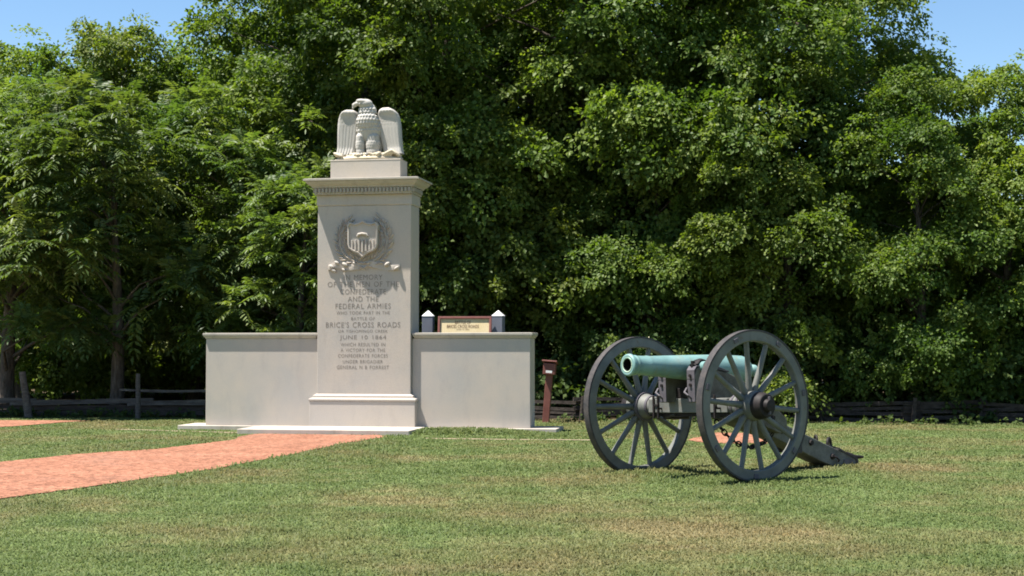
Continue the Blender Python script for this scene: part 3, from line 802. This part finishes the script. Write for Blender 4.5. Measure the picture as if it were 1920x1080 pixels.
# elevating screw under the breech
MB().tube([(-0.60, 0, 0.66), (-0.60, 0, 0.94)], 0.024, 12).build('elevating_screw', IR, cn, smooth=40)
MB().tube([(-0.72, 0, 0.83), (-0.48, 0, 0.83)], 0.012, 8).tube([(-0.60, -0.12, 0.83), (-0.60, 0.12, 0.83)], 0.012, 8).build('screw_handle', IR, cn, smooth=40)
# lock chain hanging from the near cheek to the stock
chn = MB().tube([(0.02, 0.258, 0.66), (0.02, 0.30, 0.60)], 0.013, 8).build('lock_chain', IR, cn, smooth=60)
a0, a1 = Vector((0.02, 0.31, 0.58)), Vector((-0.95, 0.16, 0.42))
nl = 17
for k in range(nl):
    t_ = (k + 0.5) / nl
    p = a0.lerp(a1, t_); p.z -= 0.26 * 4 * t_ * (1 - t_) * (0.75)
    t2 = t_ + 0.01; p2 = a0.lerp(a1, t2); p2.z -= 0.26 * 4 * t2 * (1 - t2) * 0.75
    d = (p2 - p).normalized()
    q = d.to_track_quat('X', 'Z').to_matrix().to_4x4()
    l = torus(0.024, 0.0075, 'chain_link', chn, IR, Matrix.Translation(p) @ q @ Matrix.Rotation(R(90 * (k % 2) + 20), 4, 'X') @ Matrix.Diagonal((1.75, 1, 1, 1)))

# ------------------------------------------------------------------ rail fences along the wood
def rail(p0, p1, h, w, mat, parent, seed):
    """a split rail, irregular and slightly bowed"""
    rng = random.Random(seed)
    a, b = Vector(p0), Vector(p1); d = (b - a); L = d.length; d.normalize()
    n = 6; up = Vector((0, 0, 1)); sd_ = d.cross(up).normalized()
    vs, fs = [], []
    bow = rng.uniform(-0.03, 0.03)
    for i in range(n + 1):
        t_ = i / n
        p = a.lerp(b, t_) + up * bow * math.sin(math.pi * t_)
        hh = h * rng.uniform(0.8, 1.15); ww = w * rng.uniform(0.85, 1.1)
        for (u, v) in ((-0.5, -0.5), (0.5, -0.42), (0.42, 0.5), (-0.35, 0.45)):
            vs.append(p + sd_ * u * ww + up * v * hh)
    for i in range(n):
        for k in range(4):
            fs.append((i*4+k, i*4+(k+1) % 4, (i+1)*4+(k+1) % 4, (i+1)*4+k))
    fs += [(0, 1, 2, 3), tuple(range(n*4, n*4+4))]
    return MB().add(vs, fs).build('rail', mat, parent)

fl = empty('rail_fence', (-8.5, 26.9, 0))
tag(fl, 'low dark split-rail fence with two taller posts under the trees left of the monument', 'fence')
def L(*p): return (p[0] + 8.5, p[1] - 26.9, p[2])
FLp = [(-13.5, 27.0), (-10.9, 27.1), (-8.95, 26.95), (-6.75, 26.75), (-4.4, 26.35), (-2.0, 25.95)]
sd_i = 0
for i in range(len(FLp) - 1):
    (xa, ya), (xb, yb_) = FLp[i], FLp[i+1]
    k_ = 0.10 if i % 2 else 0.0
    for zi, z in enumerate((0.08, 0.18, 0.275)):
        sd_i += 1
        dz = random.uniform(-.03, .03)
        if i == 4 and zi == 2: z += 0.02
        rail(L(xa - 0.22, ya + 0.05 * (zi % 2), z + dz), L(xb + 0.22, yb_ + 0.12 + 0.05 * (zi % 2), z - dz), 0.10, 0.09, M['wood_old'] if sd_i % 3 == 0 else M['wood_shaded'], fl, sd_i)
rail(L(-7.1, 26.7, 0.50), L(-5.2, 26.4, 0.50), 0.05, 0.05, M['wood_old'], fl, 91)
rail(L(-5.3, 26.35, 0.485), L(-2.7, 26.0, 0.50), 0.05, 0.05, M['wood_old'], fl, 92)
for (x, y, lean, h, r_) in ((-8.70, 26.55, -8.5, 0.84, 0.068), (-6.66, 26.25, 0, 0.80, 0.045)):
    MB().tube([(0, 0, -0.1), (0.004, 0, h*0.4), (-0.004, 0.004, h*0.8), (0, 0, h)], [r_*1.1, r_, r_*0.92, r_*0.85], 9).build('post', M['wood_old'], fl, loc=L(x, y, 0), rot=(0, R(lean), 0), smooth=60)

frr = empty('rail_fence', (4.0, 24.9, 0))
tag(frr, 'dim zigzag split-rail fence along the wood behind the cannon', 'fence')
FR = [(-0.2, 26.1), (1.2, 25.5), (2.6, 25.85), (4.0, 25.1), (5.3, 25.4), (6.7, 24.7), (7.9, 25.0), (9.4, 24.3), (11.2, 24.6), (13.0, 23.9)]
for i in range(len(FR) - 1):
    (xa, ya), (xb, yb_) = FR[i], FR[i+1]
    for zi in range(4):
        z = 0.06 + 0.082 * zi + (0.035 if i % 2 else 0.0); sd_i += 1
        dz = random.uniform(-.04, .04)
        rail((xa - 0.14 - 4.0, ya - 24.9, z + dz), (xb + 0.14 - 4.0, yb_ - 24.9, z - dz), 0.07, 0.075, M['wood_shaded'], frr, sd_i)
for (x, y) in FR[1:-1]:
    MB().tube([(x - 4.0 - 0.02, y - 24.9 - 0.12, -0.1), (x - 4.0 + 0.03, y - 24.9 - 0.1, 0.43)], [0.045, 0.035], 7).build('post', M['wood_shaded'], frr, smooth=60)

# ------------------------------------------------------------------ foliage
def leaves(pos, T, Nn, Ln, Wd, fold=0.15):
    """a folded four-vertex leaf per row"""
    T = nrm(T); B = nrm(np.cross(Nn, T)); N2 = np.cross(T, B)
    k = len(pos)
    V = np.empty((k, 4, 3))
    V[:, 0] = pos
    V[:, 1] = pos + T * (Ln * 0.45)[:, None] + B * (Wd * 0.5)[:, None] + N2 * (Wd * fold)[:, None]
    V[:, 2] = pos + T * Ln[:, None] - N2 * (Ln * 0.12)[:, None]
    V[:, 3] = pos + T * (Ln * 0.45)[:, None] - B * (Wd * 0.5)[:, None] + N2 * (Wd * fold)[:, None]
    b = np.arange(k) * 4
    F = np.concatenate([np.stack([b, b+3, b+2], 1), np.stack([b, b+2, b+1], 1)])
    return V.reshape(-1, 3), F

def rdir(rng, n): return nrm(rng.normal(size=(n, 3)))

def broad_sprays(rng, cen, out, rad, per, lsize, tint):
    """flattened sprays of broad leaves: cen (k,3) centres, out (k,3) outward directions"""
    k = len(cen)
    up = np.array([0, 0, 1.0])
    pn = nrm(out * 0.6 + up * 0.7 + rng.normal(size=(k, 3)) * 0.33)
    t1 = nrm(np.cross(pn, rng.normal(size=(k, 3)))); t2 = np.cross(pn, t1)
    idx = np.repeat(np.arange(k), per)
    n = len(idx)
    rr = np.sqrt(rng.random(n)) * rad[idx]; aa = rng.random(n) * 2*np.pi
    # lobed spray outline
    rr *= 0.72 + 0.28 * np.cos(aa * 5 + idx)
    off = t1[idx] * (np.cos(aa) * rr)[:, None] + t2[idx] * (np.sin(aa) * rr)[:, None]
    dome = -(rr / rad[idx])**2 * rad[idx] * 0.35 + rng.normal(size=n) * rad[idx] * 0.13
    pos = cen[idx] + off + pn[idx] * dome[:, None]
    T = nrm(off + rng.normal(size=(n, 3)) * 0.14 + out[idx] * 0.1 - up * 0.09)
    Nn = nrm(pn[idx] + rng.normal(size=(n, 3)) * 0.42)
    Ln = lsize * rng.uniform(0.7, 1.3, n); Wd = Ln * rng.uniform(0.62, 0.85, n)
    V, F = leaves(pos, T, Nn, Ln, Wd)
    tt = np.clip(tint[idx] + rng.normal(size=n) * 0.14 + (rng.random(k) < 0.12)[idx] * 0.4, 0, 1)
    return V, F, np.repeat(tt, 4)

def pinnate_rosettes(rng, cen, out, flen, nf, npair, tint):
    """rosettes of long feather-like compound leaves"""
    k = len(cen); up = np.array([0, 0, 1.0])
    P_, T_, N_, L_, W_, I_ = [], [], [], [], [], []
    idx = np.repeat(np.arange(k), nf); n = len(idx)
    d0 = nrm(out[idx] * 0.55 + up * 0.35 + rdir(rng, n) * 0.85)
    d0[:, 2] = np.maximum(d0[:, 2], -0.25); d0 = nrm(d0)
    side = nrm(np.cross(d0, up)); fn = np.cross(side, d0)
    Lf = flen * rng.uniform(0.7, 1.2, n)
    for j in range(npair + 1):
        s = 0.18 + 0.82 * j / npair
        p = cen[idx] + d0 * (Lf * s)[:, None] - up * (Lf * 0.38 * s * s)[:, None]
        ax_ = nrm(d0 - up * (0.75 * s))
        for sg_ in ((-1, 1) if j < npair else (0,)):
            T = nrm(ax_ * (0.45 if sg_ else 1.0) + side * sg_ * 0.9 - up * 0.22 + rng.normal(size=(n, 3)) * 0.10)
            P_.append(p); T_.append(T); N_.append(nrm(fn + up * 0.3 + rng.normal(size=(n, 3)) * 0.2))
            ll = Lf * 0.30 * (1.0 - 0.35 * abs(s - 0.5)) * rng.uniform(0.85, 1.15, n)
            L_.append(ll); W_.append(ll * rng.uniform(0.28, 0.36, n)); I_.append(idx)
    pos, T, Nn, Ln, Wd, I = (np.concatenate(a) for a in (P_, T_, N_, L_, W_, I_))
    V, F = leaves(pos, T, Nn, Ln, Wd, 0.1)
    tt = np.clip(tint[I] + rng.normal(size=len(I)) * 0.12 + (rng.random(k) < 0.15)[I] * 0.4, 0, 1)
    return V, F, np.repeat(tt, 4)

def lobes_of(rng, H, z0, Rx, n, shape):
    """branch masses inside the outline of a crown; shape(t) = relative radius at relative height t"""
    out = []
    while len(out) < n:
        t_ = rng.random(); a = rng.random() * 2*np.pi
        f = rng.uniform(0.35, 1.0) ** 0.6
        if rng.random() > 0.25 + 0.75 * shape(t_): continue
        r = f * Rx * shape(t_)
        c = np.array([math.cos(a) * r, math.sin(a) * r, z0 + t_ * (H - z0)])
        if any(np.linalg.norm((c - o) / np.array([1, 1, .8])) < 0.68 for o in out) and rng.random() < 0.9: continue
        out.append(c)
    return np.array(out)

def trunk_mesh(name, rng, H, z0, r0, lob, fork=None):
    m = MB()
    ph = rng.random(4) * 6
    def axis(t_): return Vector((0.16 * math.sin(t_*4 + ph[0]) * t_, 0.16 * math.sin(t_*3.4 + ph[1]) * t_, H * 0.86 * t_))
    ts = [-0.02, 0, 0.03, 0.1, 0.2, 0.35, 0.5, 0.65, 0.8, 0.92, 1.0]
    m.tube([axis(t_) for t_ in ts], [r0*1.7, r0*1.45, r0*1.15, r0, r0*.92, r0*.8, r0*.66, r0*.5, r0*.34, r0*.18, r0*.06], 10)
    for c in lob:
        tz = max(0.1, min(0.88, (c[2] - 0.35 * math.hypot(c[0], c[1]) - 0.3) / (H * 0.86)))
        a = axis(tz); b = Vector(c)
        mid = a.lerp(b, 0.5) + Vector((rng.normal() * .1, rng.normal() * .1, 0.12))
        rr = r0 * (0.34 - 0.2 * tz)
        m.tube([a, a.lerp(mid, .5) + Vector((0, 0, .03)), mid, b], [rr, rr*.75, rr*.5, rr*.12], 6, cap=False)
    me = m.mesh(name, fix=False)
    me.polygons.foreach_set('use_smooth', np.ones(len(me.polygons), dtype=bool))
    return me

def broad_tree_meshes(seed, H, z0, Rx, nl, shape, spr=(26, 34), per=70, lsize=0.092, rad=(0.26, 0.52), r0=0.16):
    rng = np.random.default_rng(seed)
    lob = lobes_of(rng, H, z0, Rx, nl, shape)
    cen, out, tint = [], [], []
    ctr = np.array([0, 0, (H + z0) / 2])
    for c in lob:
        k = rng.integers(*spr)
        d = rdir(rng, k * 3); oc = nrm((c - ctr) * np.array([1, 1, 0.6]))
        keep = (d[:, 2] > -0.5) & ((d @ oc) > -0.5)
        d = d[keep][:k]
        lr = np.array([rng.uniform(.65, 1.1), rng.uniform(.65, 1.1), rng.uniform(.5, .85)])
        cen.append(c + d * lr * rng.uniform(0.55, 1.08, (len(d), 1))); out.append(d)
        tint.append(np.full(len(d), rng.uniform(0.25, 0.7)) + rng.normal(size=len(d)) * 0.1)
    # loose sprays through the whole crown, so that limbs and hollows are half hidden
    nf = nl * 7
    j = rng.integers(0, len(lob), nf); d = rdir(rng, nf)
    cen.append(lob[j] + d * np.array([1.15, 1.15, 1.0]) * rng.uniform(0.7, 1.25, (nf, 1))); out.append(nrm(d + (lob[j] - ctr) * 0.4)); tint.append(rng.uniform(0.2, 0.8, nf))
    cen, out, tint = np.concatenate(cen), np.concatenate(out), np.concatenate(tint)
    rd = rng.uniform(*rad, len(cen)) * rng.choice([0.7, 1.0, 1.25], len(cen))
    V, F, t_ = broad_sprays(rng, cen, out, rd, per, lsize, tint)
    V[:, 2] = np.maximum(V[:, 2], 0.03)
    crown = tri_mesh('crown', V, F, {'tint': t_}); crown.materials.append(M['leaf_broad'])
    tk = trunk_mesh('trunk', rng, H, z0, r0, lob); tk.materials.append(M['bark'])
    return crown, tk

def pinnate_tree_meshes(seed, H, z0, Rx, nl, shape, ros=(11, 15), r0=0.15):
    rng = np.random.default_rng(seed)
    lob = lobes_of(rng, H, z0, Rx, nl, shape)
    cen, out, tint = [], [], []
    ctr = np.array([0, 0, (H + z0) / 2])
    for c in lob:
        k = rng.integers(*ros); d = rdir(rng, k * 3); oc = nrm((c - ctr) * np.array([1, 1, 0.6]))
        d = d[(d[:, 2] > -0.45) & ((d @ oc) > -0.4)][:k]
        cen.append(c + d * np.array([.85, .85, .65]) * rng.uniform(0.5, 1.1, (len(d), 1))); out.append(d)
        tint.append(np.full(len(d), rng.uniform(0.25, 0.75)) + rng.normal(size=len(d)) * 0.12)
    cen, out, tint = np.concatenate(cen), np.concatenate(out), np.concatenate(tint)
    V, F, t_ = pinnate_rosettes(rng, cen, out, 0.58, 7, 7, tint)
    V[:, 2] = np.maximum(V[:, 2], 0.03)
    crown = tri_mesh('crown', V, F, {'tint': t_}); crown.materials.append(M['leaf_pinnate'])
    tk = trunk_mesh('trunk', rng, H, z0, r0, lob); tk.materials.append(M['bark'])
    return crown, tk

dome = lambda t: math.sqrt(max(0.0, 1 - (1.55 * t - 0.62) ** 2)) if t > 0.05 else 0.72
full = lambda t: (0.85 + 0.15 * math.sin(t * 3.1)) * math.sqrt(max(0, 1 - max(0, (t - 0.55) / 0.47) ** 2))
pts = lambda t: (0.55 + 0.45 * math.sin(min(t * 2.2, 1.57))) * math.sqrt(max(0, 1 - max(0, (t - 0.35) / 0.67) ** 2))
KIND = {
    'tall':   broad_tree_meshes(21, 12.5, 2.4, 3.1, 56, full, r0=0.2, per=62),
    'edge':   broad_tree_meshes(22, 8.2, 0.5, 2.4, 34, full, r0=0.15),
    'edge_b': broad_tree_meshes(23, 6.4, 0.4, 2.2, 26, dome, r0=0.13, lsize=0.10),
    'spire':  broad_tree_meshes(24, 9.4, 1.8, 2.2, 32, pts, r0=0.15, lsize=0.088),
    'ash':    pinnate_tree_meshes(31, 7.2, 1.7, 2.3, 32, full, r0=0.17),
    'ash_b':  pinnate_tree_meshes(32, 5.9, 1.6, 2.0, 24, dome, r0=0.13),
}
def tree(kind, name, x, y, rz, s, label, group, sz=None, lean=0):
    r = empty(name, (x, y, -0.02), (R(lean), 0, R(rz))); r.scale = (s, s, sz or s)
    tag(r, label, 'tree', group)
    cr, tk = KIND[kind]
    for nm, me in (('crown', cr), ('trunk', tk)):
        o = bpy.data.objects.new(nm, me); C.objects.link(o); o.parent = r
    return r
GW = 'trees of the wood edge'
# feathery trees on the left
tree('ash', 'feathery_leaved_tree', -9.7, 28.3, 10, 0.86, 'feathery-leaved tree at the left edge above the red path patch', GW)
tree('ash_b', 'feathery_leaved_tree', -7.4, 27.6, 120, 0.98, 'feathery-leaved tree whose lower boughs hang between the two left fence posts', GW)
tree('ash', 'feathery_leaved_tree', -5.4, 28.9, 200, 0.84, 'feathery-leaved tree behind the left half of the low monument wall', GW)
tree('ash_b', 'feathery_leaved_tree', -3.95, 27.4, 300, 0.74, 'short feathery-leaved tree just left of the monument pillar', GW)
# taller leafy row behind them
tree('edge', 'leafy_tree', -11.0, 33.0, 0, 0.93, 'leafy tree with rounded sunlit top at the upper left corner', GW)
tree('edge', 'leafy_tree', -8.9, 33.2, 90, 0.93, 'leafy tree with the highest tip under the left patch of sky', GW, 0.98)
tree('edge', 'leafy_tree', -7.4, 34.4, 215, 0.95, 'leafy tree on the right under the left patch of sky', GW)
tree('tall', 'tall_tree', -3.2, 31.0, 40, 1.0, 'tall tree rising out of frame above the left part of the monument wall', GW)
tree('tall', 'tall_tree', -1.3, 29.6, 130, 0.97, 'tall dark tree rising directly behind the stone eagle', GW)
tree('edge', 'bushy_tree', -1.9, 28.6, 60, 0.80, 'bushy tree filling the gap close behind the monument pillar', GW)
tree('edge_b', 'bushy_tree', 0.35, 29.0, 10, 0.85, 'low bushy tree behind the yellow sign and stone posts', GW)
tree('tall', 'tall_tree', 1.5, 29.0, 250, 1.0, 'tall tree rising above the red-brown box on its post', GW)
tree('edge', 'bushy_tree', 2.7, 27.6, 190, 0.74, 'bushy tree with drooping boughs behind the far cannon wheel', GW)
tree('tall', 'tall_tree', 4.0, 28.7, 340, 1.0, 'tall tree rising above the cannon barrel and near wheel', GW)
tree('edge', 'bushy_tree', 5.0, 26.7, 280, 0.76, 'bushy tree with bright sprays behind the near cannon wheel', GW)
tree('edge', 'bushy_tree', 7.2, 26.0, 150, 0.70, 'low bushy tree with yellow-green sprays right of the near cannon wheel', GW)
tree('tall', 'tall_tree', 5.9, 28.9, 75, 0.84, 'tall tree whose crown ends at the right patch of sky', GW)
tree('edge', 'bushy_tree', 8.9, 26.2, 20, 0.72, 'bushy tree with pale bare branches left of the right edge', GW)
tree('edge_b', 'bushy_tree', 10.5, 26.0, 110, 0.80, 'low bushy tree at the right edge under the patch of sky', GW)
# rear rows: nothing in the photograph tells them apart
for i, (x, y, k, s, rz) in enumerate(((-13.8, 37.5, 'edge', .98, 33), (-10.2, 38, 'edge', 1.0, 120), (-7.2, 38.5, 'edge', 1.02, 250), (-3.9, 37.0, 'tall', .95, 10), (-1.6, 36.5, 'tall', 1.02, 310), (0.2, 36.2, 'tall', 1.02, 80), (2.9, 36.5, 'tall', 1.04, 170),
                                      (5.8, 35.6, 'tall', 1.0, 220), (10.4, 34.0, 'edge', .76, 300), (13.2, 33.0, 'edge', .68, 15))):
    tree(k, 'rear_tree', x, y, rz, s, 'dark tree standing deep in the wood, mostly hidden by the trees before it', 'trees deep in the wood')

# bleached dead boughs high on the right
db = empty('dead_bough', (7.0, 26.4, 5.65)); tag(db, 'pale bare dead branches among the leaves high at the right', 'branch')
rng_ = random.Random(3)
for k in range(16):
    a = Vector((-0.55 + 0.09*k, 0.4, -0.15 + rng_.uniform(-.25, .25))); L_ = rng_.uniform(0.7, 1.5)
    pts_ = [a + Vector((L_*u*(1 if k % 3 else -.5), -0.3*u + rng_.uniform(-.05, .05), (0.3 - 0.05*k)*u + 0.22*math.sin(u*3)*rng_.uniform(.2, 1))) for u in (0, .25, .5, .75, 1)]
    MB().tube(pts_, [0.011, 0.009, 0.007, 0.005, 0.003], 6).build('branch', M['deadwood'], db, smooth=60)

def scatter(name, seed, boxes, per, lsize, mat, rad, label=None):
    rng = np.random.default_rng(seed); cen, out, tint = [], [], []
    for (x0, x1, yfun, dep, z0, z1, n) in boxes:
        x = rng.uniform(x0, x1, n); y = yfun(x) + rng.uniform(0, dep, n)
        top = z0 + (z1 - z0) * (0.72 + 0.28 * np.sin(x * 1.7 + seed) * np.cos(x * .63))
        z = z0 + (top - z0) * rng.random(n) ** 0.8
        cen.append(np.stack([x, y, z], 1)); out.append(nrm(np.stack([rng.normal(size=n) * .5, -np.abs(rng.normal(size=n)) - .2, rng.normal(size=n) * .4 + .3], 1)))
        tint.append(rng.uniform(0.2, 0.7, n))
    cen, out, tint = map(np.concatenate, (cen, out, tint))
    V, F, t_ = broad_sprays(rng, cen, out, rng.uniform(*rad, len(cen)), per, lsize, tint)
    V[:, 2] = np.maximum(V[:, 2], 0.02)
    o = link_mesh(name, tri_mesh(name, V, F, {'tint': t_}), mat)
    return tag(o, label, kind='stuff')
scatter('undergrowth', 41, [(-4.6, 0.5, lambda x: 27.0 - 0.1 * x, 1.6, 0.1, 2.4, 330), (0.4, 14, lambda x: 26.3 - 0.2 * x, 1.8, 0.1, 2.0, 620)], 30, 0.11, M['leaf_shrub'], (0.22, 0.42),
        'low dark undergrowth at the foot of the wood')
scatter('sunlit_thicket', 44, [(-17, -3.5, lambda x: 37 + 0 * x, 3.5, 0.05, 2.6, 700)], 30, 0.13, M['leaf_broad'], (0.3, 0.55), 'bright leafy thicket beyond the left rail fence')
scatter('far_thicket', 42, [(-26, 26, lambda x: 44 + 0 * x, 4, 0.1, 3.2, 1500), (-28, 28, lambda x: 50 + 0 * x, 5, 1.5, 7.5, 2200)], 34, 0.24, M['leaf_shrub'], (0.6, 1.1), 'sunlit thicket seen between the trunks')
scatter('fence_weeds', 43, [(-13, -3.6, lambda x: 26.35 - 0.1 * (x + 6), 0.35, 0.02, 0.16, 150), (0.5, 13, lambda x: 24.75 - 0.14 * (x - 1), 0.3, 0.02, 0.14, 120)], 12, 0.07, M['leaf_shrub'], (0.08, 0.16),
        'weeds along the foot of the rail fences')

# ------------------------------------------------------------------ lawn blades
def in_poly(x, y, poly):
    c = np.zeros(len(x), bool); n = len(poly)
    for i in range(n):
        x1, y1 = poly[i]; x2, y2 = poly[(i+1) % n]
        if y1 == y2: continue
        cond = ((y1 > y) != (y2 > y)) & (x < (x2 - x1) * (y - y1) / (y2 - y1) + x1)
        c ^= cond
    return c
def lawn(seed):
    rng = np.random.default_rng(seed)
    P_ = []
    for (ya, yb_, dens) in ((6.6, 9.5, 4200), (9.5, 12, 2900), (12, 16, 1900), (16, 20, 1300), (20, 27.4, 900)):
        w = 0.40 * yb_ + 0.8; n = int((yb_ - ya) * 2 * w * dens * 1.15)
        x = rng.uniform(-w, w, n); y = rng.uniform(ya, yb_, n); P_.append(np.stack([x, y], 1))
    p = np.concatenate(P_)
    # longer tufts round the wheels, trail and along the path edges
    T_ = []
    for (cx, cy, sx, sy, n) in ((1.34, 15.1, .45, .3, 2600), (1.9, 14.3, .5, .3, 2600), (2.3, 13.9, .5, .16, 1800), (3.6, 15.8, .3, .2, 900), (-2.2, 18.6, .5, 1.2, 6000), (-3.2, 15.2, .3, 1.6, 3000), (-0.5, 21.5, .9, .25, 5000), (0.6, 21.3, .6, .3, 3500), (1.0, 24.5, 1.2, .4, 2200), (-4.6, 19.2, .5, .8, 3000)):
        T_.append(np.stack([rng.normal(cx, sx, n), rng.normal(cy, sy, n)], 1))
    for _ in range(420):                                            # stray longer tufts all over the lawn
        cy = 7.5 + 18 * rng.random() ** 1.3; cx = rng.uniform(-.4, .4) * cy
        k_ = int(rng.integers(10, 40)); T_.append(np.stack([rng.normal(cx, .05, k_), rng.normal(cy, .05, k_)], 1))
    tp = np.concatenate(T_); nt = len(tp); tall = np.concatenate([np.zeros(len(p), bool), np.ones(nt, bool)])
    p = np.concatenate([p, tp]); x, y = p[:, 0], p[:, 1]
    jx, jy = x + rng.normal(0, .035, len(x)), y + rng.normal(0, .09, len(x))
    keep = ~(in_poly(jx, jy, PATH_MAIN) | in_poly(jx, jy, PATH_LEFT) | in_poly(jx, jy, PATH_RIGHT))
    lx = MONI[0,0]*x + MONI[0,1]*y + MONI[0,3]; ly = MONI[1,0]*x + MONI[1,1]*y + MONI[1,3]
    keep &= ~((np.abs(lx) < 2.98) & (ly > -0.15) & (ly < 0.63)) & ~((lx > -1.64) & (lx < 1.0) & (ly > -1.14) & (ly < 0))
    fence = 26.9 - 0.18 * (x + 4); keep &= y < np.minimum(26.9, fence)
    x, y, tall = x[keep], y[keep], tall[keep]
    n = len(x); z = ground_h(x, y)
    lump = 0.5 + 0.5 * np.sin(x * 3.1 + np.sin(y * 2.3) * 1.7) * np.cos(y * 2.7 + np.sin(x * 1.9))
    h = rng.uniform(0.012, 0.032, n) * (0.75 + 0.5 * lump); h[tall] *= rng.uniform(1.3, 2.3, tall.sum())
    far = np.clip((y - 10) / 14, 0, 1)
    wd = rng.uniform(0.0035, 0.006, n) * (1 + 1.3 * far)
    a = rng.random(n) * 2*np.pi; lean = rng.uniform(0.3, 1.7, n)
    d = np.stack([np.cos(a), np.sin(a), np.zeros(n)], 1); s = np.stack([-np.sin(a), np.cos(a), np.zeros(n)], 1)
    b = np.stack([x, y, z - 0.003], 1)
    V = np.empty((n, 5, 3))
    mid = b + np.array([0, 0, 1.0]) * (h * 0.6)[:, None] + d * (h * lean * 0.35)[:, None]
    V[:, 0] = b - s * wd[:, None]; V[:, 1] = b + s * wd[:, None]
    V[:, 2] = mid + s * (wd * .8)[:, None]; V[:, 3] = mid - s * (wd * .8)[:, None]
    V[:, 4] = b + np.array([0, 0, 1.0]) * (h * (1.05 - 0.42 * lean))[:, None] + d * (h * lean)[:, None]
    k = np.arange(n) * 5
    F = np.concatenate([np.stack([k, k+1, k+2], 1), np.stack([k, k+2, k+3], 1), np.stack([k+3, k+2, k+4], 1)])
    t_ = np.repeat(rng.random(n), 5)
    o = link_mesh('grass', tri_mesh('grass', V.reshape(-1, 3), F, {'tint': t_}), M['blade'])
    tag(o, 'short mown lawn grass with dry patches', kind='stuff')
    return n
lawn(5)
